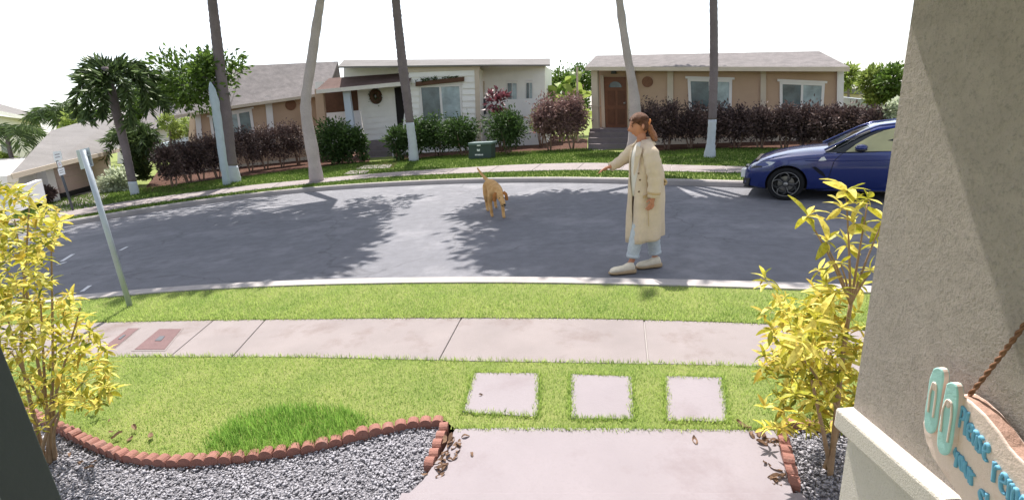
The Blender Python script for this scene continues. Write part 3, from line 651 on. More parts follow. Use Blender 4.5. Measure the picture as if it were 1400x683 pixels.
# lapped boards of the front wall: rows follow the picture's slight tilt
def boards(P_, L0, R0, L1, R1, n, cuts, o, parent, m='white_siding'):
    for k in range(n):
        a0, b0, a1, b1 = lerp(L0, L1, k/n), lerp(R0, R1, k/n), lerp(L0, L1, (k+1)/n), lerp(R0, R1, (k+1)/n)
        yc = (a0[1]+b0[1]+a1[1]+b1[1])/4; segs = [(0., 1.)]
        for (x0, x1, y0, y1) in cuts:
            if y0 < yc < y1:
                f0, f1 = (x0-a0[0])/(b0[0]-a0[0]), (x1-a0[0])/(b0[0]-a0[0]); ns_ = []
                for s in segs:
                    if f1 <= s[0] or f0 >= s[1]: ns_.append(s)
                    else:
                        if f0 > s[0]: ns_.append((s[0], f0))
                        if f1 < s[1]: ns_.append((f1, s[1]))
                segs = ns_
        for s0, s1 in segs:
            tl, tr, bl, br = lerp(a0, b0, s0), lerp(a0, b0, s1), lerp(a1, b1, s0), lerp(a1, b1, s1)
            p = [P_.pt(*tl, o), P_.pt(*tr, o), P_.pt(*br, o+.055), P_.pt(*bl, o+.055)]
            q = [P_.pt(*tl, o-.01), P_.pt(*tr, o-.01), P_.pt(*br, o-.01), P_.pt(*bl, o-.01)]
            MB().add(p+q, [(0, 1, 2, 3), (3, 2, 6, 7), (0, 3, 7, 4), (2, 1, 5, 6), (0, 4, 5, 1)]).build('siding_board', M[m], parent)
boards(PW, (561, 97), (650, 95), (561, 209), (650, 206), 13, [(573, 632, 113, 166)], .004, t)
part(PW, 'corner_board', [(648.5, 94), (654.5, 94), (658, 208), (652, 208)], -.03, .06, 'tan_trim', t)
part(PW, 'top_board', [(556, 90), (656, 88), (656, 95), (556, 99)], -.03, .07, 'tan_trim', t)
wn = window(PW, (573, 117.5), (630, 115.5), (632.5, 163), (577, 166), t, 2, .05, glass=('glass_grey', 'glass_pale'))
pl_ = slab(MB(), PW, [(568, 112), (634, 105), (634, 111), (568, 118)], 0, .22).build('window_box', M['brown_screen'], t)
p, o = clump_pts(PW.pt(601, 107.5, .12), (1.35, .1, .07), 60, 9, .06); leaves('trailing_plant', p, o, .09, .03, M['leaf_dark'], pl_, 'stuff')
# entry: recessed wall, side door, porch with its own roof
part(PW, 'entry_wall', [(488, 118), (566, 112), (566, 194), (500, 194)], -1.2, -1.0, 'white_siding', t)
boards(PW, (489, 124), (541, 118), (502, 192), (547, 188), 9, [], -.99, t)
part(PW, 'side_wall', [(430, 112), (492, 112), (500, 205), (440, 215)], -1.6, -1.3, 'white_siding', t)
part(PW, 'screen_opening', [(437, 123), (488, 121), (490, 151), (440, 155)], -1.35, -1.26, 'brown_screen', t)
part(PW, 'low_wall', [(440, 155), (492, 151), (496, 178), (446, 184)], -1.3, -1.22, 'white_paint', t)
dr = part(PW, 'door', [(539, 120), (553, 117), (556, 188), (545, 190)], -1.0, -.93, 'dark_opening', t)
part(PW, 'porch_post', [(468, 121), (477, 120.5), (485, 180), (475, 182)], -.1, .1, 'blue_white', t)
part(PW, 'porch_post', [(430, 122), (441, 121), (448, 200), (436, 200)], -.1, .1, 'tan_stucco', t)
A, B_ = PW.pt(432, 123, .5), PW.pt(560, 111, .5); C_, D_ = PW.pt(566, 99, -.9), PW.pt(450, 107, -.9)
pr = MB().prism([A, B_, C_, D_], (0, 0, -.06)).build('porch_roof', M['porch_shingle'], t)
MB().prism([A, B_, B_+np.array([0, 0, -.2]), A+np.array([0, 0, -.2])], PW.n*.04).build('fascia', M['cream_wall'], pr)
# upper storey set back above the entry
part(PW, 'upper_wall', [(470, 90), (562, 88), (562, 104), (470, 112)], -1.9, -1.2, 'white_siding', t)
# steps
for k, (y0, y1, xa, xb) in enumerate(((193, 198, 501, 538), (199, 206, 500, 537), (207, 215, 499, 537), (215, 222, 500, 537))):
    part(PW, 'step', [(xa, y0), (xb, y0-.5), (xb, y1+1), (xa, y1+1)], -1.2, .05+.3*k, 'step_stone', t)
MB().tube([PW.pt(537, 199, .9), PW.pt(537.5, 221, 1.1)], .025, 6).build('rail', M['white_paint'], t)
# side wing with the two narrow windows
PS = Plane(G(655, 203, .1)+np.array([0, .8, 0]), G(760, 197, .1)+np.array([0, .8, 0]))
wg = slab(MB(), PS, [(650, 90), (745, 90), (746, 205), (652, 208)], -3.5, 0).build('side_wing', M['white_siding'], t)
boards(PS, (655, 97), (744, 97), (655, 205), (744, 203), 13, [(692, 708, 111, 138), (718, 729, 111, 138), (656, 665, 130, 158)], .004, t)
window(PS, (693, 112), (707, 112), (707, 137), (693, 137), t, 2, .07)
window(PS, (719, 111), (728, 111), (728, 136), (719, 136), t, 2, .07)
part(PS, 'utility_panel', [(655, 111), (662, 111), (662, 133), (655, 133)], 0, .12, 'tan_trim', t)
part(PS, 'meter_box', [(656, 136), (663, 135), (664, 156), (657, 157)], 0, .15, 'dark_steel', t)
rf = MB().prism([PW.pt(462, 91, .25), PW.pt(660, 88.5, .25), PS.pt(752, 88.5, .2), PS.pt(752, 80, -3), PW.pt(470, 82, -3)], (0, 0, -.08)).build('roof', M['grey_roof'], t)
slab(MB(), PS, [(672, 137), (745, 134), (748, 168), (735, 203), (672, 205)], .55, .75).build('garden_wall', M['white_paint'], None)
tag(bpy.data.objects['garden_wall'], 'low white garden wall beside the white house behind the copper shrub', 'wall')
# wreath hanging on the entry wall
c = PW.pt(513.5, 132, -.93); t = thing('wreath', 'dark round wreath hanging on the white entry wall', 'wreath', c)
m = MB(); rr = .36; m.tube([c+PW.u*rr*.6*math.cos(a)+np.array([0, 0, rr*.75*math.sin(a)]) for a in np.linspace(0, 2*math.pi, 17)], .17, 6); m.build('ring', M['brown_screen'], t, smooth=True)
a = R.random(500)*6.283; a2 = .45+.6*R.random(500); p = c+np.outer(np.cos(a)*rr*.85*a2, PW.u)+np.outer(np.sin(a)*rr*a2, [0, 0, 1.])+PW.n*.06+R.normal(size=(500, 3))*.05
leaves('foliage', p, R.normal(size=(500, 3)), .11, .04, M['leaf_dark'], t, 'stuff')
# ---------------------------------------------------------------- right tan house
PR = Plane(G(825, 201, .1), G(1150, 191, .1))
t = thing('tan_house', 'tan house on the right with brown front door, white pillars and two white windows', 'house', G(960, 197, .1))
slab(MB(), PR, [(856, 88), (1152, 88), (1150, 196), (858, 202)], -5, 0).build('wall', M['tan_stucco'], t)
part(PR, 'entry_wall', [(812, 90), (858, 90), (858, 178), (814, 178)], -1.0, -.7, 'tan_stucco', t)
dr = part(PR, 'door', [(825.5, 105.5), (857, 105.5), (857.5, 174.5), (828, 174.5)], -.7, -.64, 'door_brown', t)
fan = [(841+9*math.cos(math.pi+math.pi*k/8), 119.5+8*math.sin(math.pi+math.pi*k/8)) for k in range(9)]
slab(MB(), PR, fan, -.66, -.62).build('fanlight', M['glass_grey'], dr)
for x0 in (830.5, 844):
    for y0, y1 in ((124, 144), (149, 170)): slab(MB(), PR, [(x0, y0), (x0+10, y0), (x0+10.4, y1), (x0+.6, y1)], -.66, -.625).build('door_panel', M['door_panel'], dr)
MB().sphere(PR.pt(854, 141, -.58), .06, 8, 5).build('handle', M['kerb_concrete'], dr, smooth=True)
part(PR, 'door_casing', [(820.5, 103), (825, 103), (827.5, 175), (823, 175)], -.7, -.6, 'tan_trim', t)
part(PR, 'wall_lamp', [(836, 97), (841, 97), (842, 101), (835, 101)], -.7, -.55, 'dark_steel', t)
for px in ([(808, 92), (816.5, 92), (818, 180), (809.5, 181)], [(858, 92), (866, 92), (866.5, 178), (859, 178)]): part(PR, 'pillar', px, .1, .32, 'tan_trim', t)
part(PR, 'pillar_base', [(806.5, 179.5), (819.5, 179.5), (820, 184), (807, 184)], .05, .38, 'white_paint', t)
part(PR, 'pillar_band', [(807.5, 144), (818.5, 144), (818.8, 146), (807.8, 146)], .06, .36, 'tan_trim', t)
for px in ([(912.5, 92), (920.5, 92), (920, 175), (912, 175)], [(1040, 92), (1047.5, 92), (1047, 175), (1039.5, 175)]): part(PR, 'pilaster', px, -.05, .08, 'tan_trim', t)
part(PR, 'corner_post', [(1145, 88), (1154, 88), (1152.5, 190), (1143.5, 190)], -.3, .1, 'white_trim', t)
disc(PR, (885, 112), 7.5, 7.5, -.02, .04, 'medallion', 'medallion', t)
window(PR, (940, 107.5), (1001, 109), (1000, 152), (942, 152), t, 2, .08)
window(PR, (1066, 111.5), (1128, 114), (1125, 157), (1066, 157), t, 2, .08)
part(PR, 'base_band', [(862, 190), (1150, 184), (1150, 198), (862, 204)], -.05, .05, 'tan_trim', t)
A, B_ = PR.pt(800, 91.5, .6), PR.pt(1162, 91.5, .6)
rf = MB().prism([A, B_, PR.pt(1120, 70, -2.6), PR.pt(815, 76, -2.6)], (0, 0, -.08)).build('roof', M['shingle'], t)
MB().prism([A, B_, B_+np.array([0, 0, -.16]), A+np.array([0, 0, -.16])], PR.n*.03).build('fascia', M['tan_trim'], rf)
for k, (y0, y1, xa, xb) in enumerate(((176, 181, 806, 864), (181, 188, 805, 862), (188.5, 196, 804, 860), (197, 204, 804, 858), (205, 212, 803, 856))):
    part(PR, 'step', [(xa, y0), (xb, y0), (xb, y1+2), (xa, y1+2)], -.8, .4+.36*k, 'step_stone', t)
# ---------------------------------------------------------------- garage house, far left
ga, gb = G(62, 280, .1), G(150, 254, .1)
PG = Plane(ga, gb)
t = thing('garage_house', 'low house with a wide beige garage door and pale hip roof at far left', 'house', ga)
slab(MB(), PG, [(10, 240), (62, 226), (150, 206), (154, 254), (75, 276), (62, 280), (10, 296)], -5, -.12).build('wall', M['cream_wall'], t)
gd = part(PG, 'garage_door', [(72, 228.5), (148, 211), (151, 246), (84, 264)], -.2, -.05, 'garage_door', t)
for k in (1, 2, 3):
    a, b = lerp((72, 228.5), (84, 264), k/4), lerp((148, 211), (151, 246), k/4); slab(MB(), PG, [a, b, (b[0], b[1]+.6), (a[0], a[1]+.6)], -.2, -.035).build('panel_rail', M['tan_trim'], gd)
part(PG, 'door_gap', [(84, 264), (151, 246), (152, 254), (85, 273)], -.2, -.06, 'dark_opening', t)
part(PG, 'garage_pillar', [(60, 227), (71, 224), (83.5, 275), (74, 278)], -.3, .12, 'white_trim', t)
E0, E1 = PG.pt(14, 238, .5), PG.pt(72, 223.5, .5)
E2 = PG.pt(163, 203, .5)
ap, ap2 = PG.pt(70, 178.5, -2.6), PG.pt(176, 148, -2.6)
rf = MB(); rf.prism([E1, E2, ap2, ap], (0, 0, -.08)); rf.prism([E0, E1, ap], (0, 0, -.08)); 
rf = rf.build('roof', M['grey_roof'], t)
for a, b in ((E0, E1), (E1, E2)): MB().prism([a, b, b+np.array([0, 0, -.14]), a+np.array([0, 0, -.14])], PG.n*.03).build('fascia', M['tan_trim'], rf)
# two storey pale house beyond it
PF = Plane(G(0, 232, .1), G(76, 222, .1))
t = thing('two_storey_house', 'plain pale two storey house with shallow roof behind the garage house', 'house', PF.o)
slab(MB(), PF, [(-60, 150), (55, 166), (64, 240), (-60, 260)], -4, 0).build('wall', M['cream_wall'], t)
rf = MB().prism([PF.pt(-60, 139, .6), PF.pt(72, 167, .6), PF.pt(66, 160, -3), PF.pt(-60, 126, -3)], (0, 0, -.12)).build('roof', M['grey_roof'], t)
MB().prism([PF.pt(-60, 139, .62), PF.pt(72, 167, .62), PF.pt(72, 171.5, .62), PF.pt(-60, 144, .62)], PF.n*.04).build('fascia', M['white_trim'], rf)
part(PF, 'window', [(2, 196), (16, 195), (18, 214), (4, 216)], -.02, .03, 'glass_grey', t)
# white screen wall in front
PQ = Plane(ga+PG.n*1.2-PG.u*.4, ga+PG.n*1.2+PG.u*1)
o = slab(MB(), PQ, [(8, 264), (57, 245), (64, 274), (14, 294)], -.12, 0).build('screen_wall', M['white_paint']); tag(o, 'short white screen wall by the garage at far left', 'wall')
# house behind the big palm
PB = Plane(G(195, 222, .1), G(262, 215, .1))
t = thing('hipped_house', 'grey roofed house half hidden behind the big palm, left of the tan house', 'house', PB.o)
slab(MB(), PB, [(185, 176), (262, 158), (262, 225), (185, 235)], -3, 0).build('wall', M['cream_wall'], t)
MB().prism([PB.pt(184, 182, .6), PB.pt(266, 164, .6), PB.pt(266, 132, -3), PB.pt(200, 150, -3)], (0, 0, -.15)).build('roof', M['shingle'], t)
o = slab(MB(), PB, [(222, 196), (262, 186), (262, 206), (222, 214)], 1.3, 1.6).build('boundary_wall', M['blue_white']); tag(o, 'pale blue white boundary wall left of the tan house', 'wall')
# far right: pale yard wall and a grey roofed building
PZ = Plane(G(1150, 178, .1), G(1240, 176, .1))
o = slab(MB(), PZ, [(1146, 132), (1190, 137), (1240, 146), (1240, 182), (1146, 182)], -.25, 0).build('yard_wall', M['blue_white']); tag(o, 'long pale blue white yard wall right of the right hand tan house', 'wall')
PY = Plane(G(1150, 168, .1), G(1240, 160, .1))
t = thing('low_building', 'low building with flat grey roof beyond the pale yard wall at right', 'building', PY.o)
slab(MB(), PY, [(1150, 128), (1180, 128), (1180, 165), (1150, 168)], -2, 0).build('wall', M['tan_trim'], t)
slab(MB(), PY, [(1146, 120), (1182, 122), (1182, 129), (1146, 127)], -2.2, .3).build('roof', M['grey_roof'], t)
# ---------------------------------------------------------------- utility box
PU = Plane(G(636, 219, .1), G(672, 217.5, .1))
t = thing('utility_box', 'dark green electrical utility box with a white emblem on the lawn', 'utility box', G(656, 218, .1))
slab(MB(), PU, [(640.5, 197), (671.5, 195.5), (671, 218), (640.5, 219)], -.6, 0).build('cabinet', M['box_green'], t, bevel=.02)
slab(MB(), PU, [(639.5, 195.5), (672.5, 194), (672.5, 197.3), (639.5, 198.8)], -.66, .05).build('lid', M['box_top'], t, bevel=.02)
part(PU, 'base', [(640, 218), (671.5, 217), (671.5, 222), (640, 223)], -.7, .06, 'step_stone', t)
em = slab(MB(), PU, [(651.8, 203.8), (653.3, 203.8), (653.9, 205), (654.6, 203.8), (656.2, 203.8), (655.8, 206.8), (652.4, 206.8)], 0, .008).build('emblem', M['print_white'], t)
slab(MB(), PU, [(652, 198.2), (656.5, 198), (656.5, 199.6), (652, 199.8)], .0, .06).build('emblem', M['print_white'], t)
lb = MB()
for k in range(6): slab(lb, PU, [(649.4+k*1.9, 210.8-(k % 2)*.3), (650.8+k*1.9, 210.8), (650.8+k*1.9, 212.6), (649.4+k*1.9, 212.6)], 0, .008)
lb.build('print_line', M['print_white'], t)
# ---------------------------------------------------------------- trees
def trunk(t, px, wd, m, m2=None, ysplit=None, Y=None, name='trunk'):
    """px: path from the foot up; wd: widths in pixels"""
    pts = np.array([VY(x, y, Y) for x, y in px]); full = smooth_line(pts, .09 if m == 'bark_palm' else .22, 3); k = len(full)
    dd = np.r_[0, np.cumsum(np.linalg.norm(np.diff(pts, axis=0), axis=1))]; td = np.r_[0, np.cumsum(np.linalg.norm(np.diff(full, axis=0), axis=1))]*dd[-1]/max(1e-9, np.sum(np.linalg.norm(np.diff(full, axis=0), axis=1)))
    r = np.interp(td, dd, [w/2*cz_of(p)/F for w, p in zip(wd, pts)])*((1+.035*np.where(np.arange(k) % 2 == 0, 1, -1)+.015*R.normal(size=k)) if m == 'bark_palm' else (1+.05*R.normal(size=k)))
    full[0, 2] -= .1
    if m2:
        zs = VY(px[0][0], ysplit, Y)[2]; s = int(np.argmin(abs(full[:, 2]-zs))); s = max(1, s)
        MB().tube(full[s:], r[s:], 12).build(name, M[m], t, smooth=True)
        MB().tube(full[:s+1], r[:s+1]*1.02, 12).build('painted_base', M[m2], t, smooth=True)
    else: MB().tube(full, r, 12).build(name, M[m], t, smooth=True)
    return full
def crown(t, c, r, ncl, per, spread, L_, m, name='crown', shell=.45, aspect=.45):
    p, o = clump_pts(c, r, ncl, per, spread, shell); return leaves(name, p, o, L_, L_*aspect, M[m], t)
FR = {}
def frond_mesh(L_, droop, w, m, n=22, key=None):
    if key in FR: return FR[key]
    b = MB(); rach = []
    for i in range(13):
        s = i/12; a = .75-droop*s; rach.append(s)
    pts = [np.zeros(3)]; ang = .8
    for i in range(24):
        ang -= droop/24*(1+i/24); pts.append(pts[-1]+np.array([math.cos(ang), 0, math.sin(ang)])*L_/24)
    pts = np.array(pts); b.tube(pts[::3], [.018*L_*(1-i/9.5) for i in range(len(pts[::3]))], 4)
    V, Fc = list(b.v), list(b.f)
    for i in range(n*2):
        s = .12+.86*i/(n*2); k = s*24; i0 = int(k); f = k-i0; p = pts[i0]*(1-f)+pts[min(i0+1, 24)]*f; tn = pts[min(i0+1, 24)]-pts[i0]; tn /= np.linalg.norm(tn)+1e-9
        side = 1 if i % 2 else -1; ll = L_*w*(.35+.65*math.sin(math.pi*min(1, s*.85+.1)))
        d = np.array([0, side, 0])*.8+tn*.55+np.array([0, 0, R.normal()*.35-.1]); d /= np.linalg.norm(d); q = p+d*ll+np.array([0, 0, -.35*ll]); mid = p+d*ll*.45+np.array([0, 0, -.06*ll]); wv = tn*ll*.055
        j = len(V); V += [tuple(p), tuple(mid+wv), tuple(q), tuple(mid-wv)]; Fc += [(j, j+1, j+2), (j, j+2, j+3)]
    me = bpy.data.meshes.new('frond'); me.from_pydata(V, [], Fc); me.materials.append(M[m]); me.update(); FR[key] = me; return me
def palm_crown(t, c, n, L_, w, m='palm_leaf', lo=-.5, hi=1.0, dr=(1.2, 1.8, 2.4)):
    base = ORG[t.name]
    for k in range(n):
        me = frond_mesh(1., dr[k % len(dr)], w, m, key=(dr[k % len(dr)], w, m))
        o = bpy.data.objects.new('frond', me); COL.objects.link(o); o.parent = t; o.location = tuple(np.array(c)-base)
        o.rotation_euler = (0, -(lo+(hi-lo)*R.random())*.6, k*2.399+R.normal()*.2); s = L_*(.85+.3*R.random()); o.scale = (s, s, s)
def sun_spot(px, py, h):     # where a crown at height h must hang to shade the road at this pixel
    g = G(px, py, 0); k = h/math.tan(SUN_EL); return g+np.array([math.sin(SUN_AZ)*k, math.cos(SUN_AZ)*k, h])
def limbs(t, a, ends, r, m):
    b = MB()
    for e in ends:
        mid = (a+e)/2+R.normal(size=3)*.25; b.tube(smooth_line([tuple(a), tuple(mid), tuple(e)], .5, 2), np.linspace(r, r*.3, len(resample([tuple(a), tuple(mid), tuple(e)], .5))), 7)
    b.build('limbs', M[m], t, smooth=True)
# A: dark trunk, whitewashed foot, beside the cut pole
b = G(320, 249, .12); t = thing('street_tree', 'dark grey trunk with flared whitewashed foot beside the pale pole', 'tree', b)
f = trunk(t, [(320, 249), (317, 225), (315, 205), (310, 160), (303, 110), (297, 60), (290, 0), (284, -50)], [19, 13, 12, 13.5, 13, 13, 12, 11], 'bark_palm', 'trunk_paint', 226, b[1])
c0 = f[-1]; cs = VY(268, 108, b[1]-.4)
limbs(t, VY(305, 125, b[1]), [VY(272, 105, b[1]), VY(240, 118, b[1])], .06, 'bark_palm')
crown(t, VY(250, 112, b[1]), (1.6, 1.1, .95), 70, 34, .16, .2, 'leaf_green'); crown(t, VY(300, 88, b[1]+.6), (1.0, .8, .6), 26, 30, .16, .2, 'leaf_green')
crown(t, c0+np.array([.3, -.6, 2.2]), (2.8, 2.4, 1.4), 80, 30, .12, .3, 'leaf_green')
b = G(310, 253, .12); t = thing('cut_pole', 'pale blue grey pole with a pointed cut top beside the dark trunk', 'pole', b)
f = trunk(t, [(310, 253), (305, 220), (299, 175), (294, 140), (289, 118), (287.5, 112)], [9.5, 9.5, 10, 10.5, 8, 1.5], 'pole_paint', Y=b[1])
# C: pale smooth trunk
b = G(432, 248, .12); t = thing('street_tree', 'thick pale smooth trunk in front of the corner of the left tan house', 'tree', b)
f = trunk(t, [(433, 248), (431, 230), (426, 200), (419, 165), (417, 140), (421, 112), (425, 90), (432, 40), (440, -10), (446, -50)], [20, 16, 16, 14, 14, 12.5, 13, 12, 11, 10], 'bark_pale', Y=b[1])
LE = [sun_spot(*s) for s in ((120, 358, 8.8), (210, 335, 8.3), (300, 350, 8.9), (180, 318, 8.6), (290, 312, 8.2), (375, 328, 9.1), (430, 305, 8.4), (60, 340, 9), (250, 352, 8.6), (150, 368, 8.9), (350, 355, 8.7), (100, 340, 8.5), (130, 366, 8.8), (215, 364, 8.6), (300, 362, 8.9), (390, 348, 8.6), (405, 326, 8.4), (250, 330, 8.5))]
limbs(t, f[-1], LE, .11, 'bark_pale')
for c in LE: crown(t, c, (1.4, 1.3, .8), 55, 34, .17, .3, 'leaf_green')
for c in [sun_spot(*s) for s in ((300, 250, 11), (345, 243, 11), (390, 238, 11), (440, 238, 11), (240, 262, 11), (480, 230, 11.5))]: crown(t, c, (1.3, 1.2, .7), 36, 30, .18, .3, 'leaf_green')
for c in (sun_spot(500, 290, 8.4), sun_spot(530, 272, 8.2)): crown(t, c, (1.0, .9, .5), 12, 20, .2, .26, 'leaf_green')
# E: pale trunk in front of the right house door
b = G(864, 222, .12); t = thing('street_tree', 'pale curved trunk beside the brown front door, behind the walking person', 'tree', b)
f = trunk(t, [(864, 222), (866, 190), (869, 160), (869, 140), (865, 115), (860, 90), (852, 40), (846, -5), (842, -45)], [20, 16, 15, 14, 12.5, 11.5, 11, 10, 9], 'bark_pale', Y=b[1])
RE = [sun_spot(*s) for s in ((740, 325, 8.8), (800, 300, 8.5), (830, 338, 9), (900, 310, 8.6), (960, 338, 9), (1010, 310, 8.6), (1070, 340, 9), (1120, 300, 8.6), (1170, 340, 9), (790, 342, 8.8), (880, 344, 8.9), (1000, 345, 8.7), (700, 285, 8.5), (1100, 346, 8.8), (860, 282, 8.3), (780, 275, 8.4), (960, 286, 8.3), (1230, 320, 8.9))]
limbs(t, f[-1], RE, .11, 'bark_pale')
for c in [sun_spot(*s) for s in ((880, 214, 11.5), (925, 212, 11.5), (970, 210, 11.5), (1020, 214, 11.5), (1075, 218, 11.5), (950, 224, 11.5), (840, 216, 11.5))]: crown(t, c, (1.3, 1.2, .7), 36, 30, .18, .3, 'leaf_green')
for c in RE: crown(t, c, (1.25, 1.15, .7), 55, 34, .18, .3, 'leaf_green')
# D and F: slim palms with whitewashed feet
for px, wd, ys, lab in (([(566, 220), (564, 195), (560, 165), (556, 130), (551, 95), (545, 40), (538, -30), (534, -70)], [14, 11.5, 11, 12.5, 13, 12, 11, 10], 166, 'slim grey palm trunk with whitewashed foot in front of the white house'),
                        ([(970, 215), (972, 195), (974, 165), (975, 130), (976, 95), (976, 40), (975, -30), (974, -70)], [16, 10.5, 10.5, 11, 11, 10.5, 10, 9], 162, 'slim grey palm trunk with whitewashed foot in front of the right tan house window')):
    b = G(*px[0], .12); t = thing('street_palm', lab, 'palm tree', b)
    f = trunk(t, px, wd, 'bark_palm', 'trunk_paint', ys, b[1]); palm_crown(t, f[-1], 13, 2.0, .42)
# G: big palm at left
b = G(184, 266, .12); t = thing('foxtail_palm', 'big palm with bushy drooping fronds and whitewashed foot on the left', 'palm tree', b)
f = trunk(t, [(185, 266), (180, 245), (172, 205), (162, 165), (152, 125), (146, 100), (143, 92)], [11, 9.5, 9.5, 10.5, 11, 10, 8], 'bark_palm', 'trunk_paint', 246, b[1])
base = ORG[t.name]
def bushy(t, path, r, n, L_, m):
    p = resample(path, .02); k = len(p); i = R.integers(0, k, n); tn = np.gradient(p, axis=0); tn /= np.linalg.norm(tn, axis=1)[:, None]
    d = np.cross(tn[i], R.normal(size=(n, 3))); d /= np.linalg.norm(d, axis=1)[:, None]; d = d+tn[i]*1.1
    o = leaves('frond', p[i], d, L_, L_*.1, M[m], t, jit=.15); return o
for path, dz in (([(145, 98), (128, 96), (112, 112), (104, 135), (106, 160)], -.2), ([(145, 98), (132, 104), (122, 125), (119, 150), (122, 166)], -.7), ([(146, 98), (170, 92), (190, 104), (200, 130), (203, 152)], .1), ([(146, 98), (162, 100), (174, 122), (178, 150), (176, 170)], -.5),
                 ([(146, 98), (178, 100), (205, 122), (226, 146)], .4), ([(146, 98), (152, 88), (160, 100), (162, 130), (160, 160)], .8), ([(146, 98), (136, 84), (120, 88), (110, 105)], .6), ([(146, 98), (165, 84), (188, 88), (210, 108)], .9), ([(146, 99), (142, 115), (139, 138), (138, 158)], -.9)):
    pts = [VY(x, y, b[1]+dz*min(1, i*.5)) for i, (x, y) in enumerate(path)]; bushy(t, smooth_line(pts, .1, 3), .2, 230, .36, 'palm_leaf'); MB().tube(smooth_line(pts, .1, 3), .025, 5).build('frond_stalk', M['palm_leaf'], t)
# areca palm clump under it
b = G(190, 252, .13); t = thing('areca_palm', 'low dark clump of arching palm fronds beside the whitewashed palm foot', 'palm clump', b)
for k in range(26):
    x, y = 140+80*R.random(), 170+26*abs(R.normal())*.7; a0 = (186+R.normal()*8, 248); top = ((a0[0]+x)/2+R.normal()*4, min(y, 182)-6)
    pts = [VY(*a0, b[1]), VY(*top, b[1]+R.normal()*.3), VY(x, y+16, b[1]+R.normal()*.6)]; bushy(t, smooth_line(pts, .1, 5), .2, 130, .3, 'palm_leaf')
# small palms by the far houses
b = G(28, 262, .1); b = np.array([b[0], b[1], .1]); t = thing('small_palm', 'slim small palm in front of the pale two storey house at the left edge', 'palm tree', b)
f = trunk(t, [(28, 258), (20, 230), (13, 205), (9, 185)], [6, 5, 5, 4], 'bark_palm', Y=b[1]); palm_crown(t, f[-1], 12, .95*b[1]/13, .4)
b = np.array(PG.pt(80, 215, -6)); b[2] = .1; t = thing('small_palm', 'feathery palm rising behind the garage house roof', 'palm tree', b)
f = trunk(t, [(84, 240), (82, 200), (79, 160)], [4, 4, 3.5], 'bark_palm', Y=b[1]); palm_crown(t, f[-1], 16, 44*cz_of(f[-1])/F, .42)
crown(t, VY(104, 166, b[1]+.5), (.5, .5, .5), 1, 1, .1, .1, 'leaf_green', 'leaf') if False else None
def tree_blob(name, label, cat, base, cs, m, L_, stem=None, mb='bark_palm', grp=None, per=26, dens=1.):
    """several foliage masses given by (px, py, rx, ry, depth offset) in pixels of their own distance"""
    t = thing(name, label, cat, base, grp); Y = base[1]
    for k, (x, y, rx, ry, dy) in enumerate(cs):
        c = VY(x, y, Y+dy); s = cz_of(c)/F; crown(t, c, (rx*s, rx*s*.9, ry*s), int(40*dens), per, .2, L_, m, 'crown' if len(cs) == 1 else 'leaf_cluster')
    if stem:
        for st, w0 in stem: trunk(t, st, [w0]*len(st), mb, Y=Y, name='trunk')
    return t
bb = np.array(PG.pt(110, 200, -4)); bb[2] = .1
tree_blob('garden_tree', 'yellowish green tree between the feathery palm and the big palm', 'tree', bb, [(102, 172, 13, 16, 0), (118, 180, 12, 12, .5)], 'leaf_light', .22, [([(106, 230), (106, 180)], 4)])
bb = np.array(PB.pt(230, 200, -5)); bb[2] = .1
tree_blob('garden_tree', 'broad dark green tree rising behind the roof of the hipped house', 'tree', bb, [(205, 140, 26, 18, 0), (240, 128, 26, 20, .6), (178, 160, 18, 16, .3)], 'leaf_green', .3, [([(215, 200), (215, 140)], 6)], dens=1.6)
bb = np.array(PG.pt(128, 190, -7)); bb[2] = .1
tree_blob('garden_tree', 'green tree mass low behind the garage roof right of the feathery palm', 'tree', bb, [(128, 172, 16, 14, 0), (146, 166, 16, 16, .4)], 'leaf_green', .28, [([(130, 220), (130, 172)], 5)], dens=1.4)
bb = np.array(PS.pt(778, 186, -6)); bb[2] = .1
tree_blob('garden_tree', 'green tree filling the gap between the white house and the right tan house', 'tree', bb, [(770, 120, 26, 20, 0), (792, 112, 22, 20, .5), (778, 148, 26, 22, .2)], 'leaf_green', .24, [([(776, 190), (776, 120)], 5)], dens=1.8)
bb = np.array(PB.pt(265, 200, -7)); bb[2] = .1
tree_blob('garden_tree', 'leafy dark tree behind the left end of the left tan house roof', 'tree', bb, [(228, 118, 24, 20, 0), (196, 122, 20, 18, .3), (258, 112, 22, 18, .5)], 'leaf_dark', .28, [([(228, 200), (228, 118)], 5)], dens=1.6)
bb = G(232, 226, .1); tree_blob('garden_tree', 'small pale green tree in front of the pale boundary wall', 'tree', bb, [(232, 168, 12, 12, 0), (240, 180, 8, 10, .3)], 'leaf_light', .16, [([(234, 225), (233, 175)], 3)])
bb = G(258, 216, .1); tree_blob('garden_tree', 'yellow green tree seen left of the white corner post of the tan house', 'tree', bb, [(256, 172, 10, 14, 0)], 'leaf_light', .18, [([(257, 215), (256, 175)], 3)])
bb = G(158, 262, .12); tree_blob('flowering_bush', 'pale flowering bush at the foot of the areca clump by the driveway', 'bush', bb, [(156, 250, 15, 13, 0), (166, 243, 12, 12, .3), (148, 254, 9, 8, -.1)], 'leaf_white', .14)
bb = G(52, 281, .12); tree_blob('purple_bush', 'low purple bush in front of the short white screen wall', 'bush', bb, [(44, 268, 8, 8, 0), (60, 265, 9, 8, .1)], 'leaf_purple', .12)
bb = G(10, 262, .12); tree_blob('green_bush', 'light green bush at the left edge under the small palm', 'bush', bb, [(4, 222, 12, 12, 0)], 'leaf_light', .16)
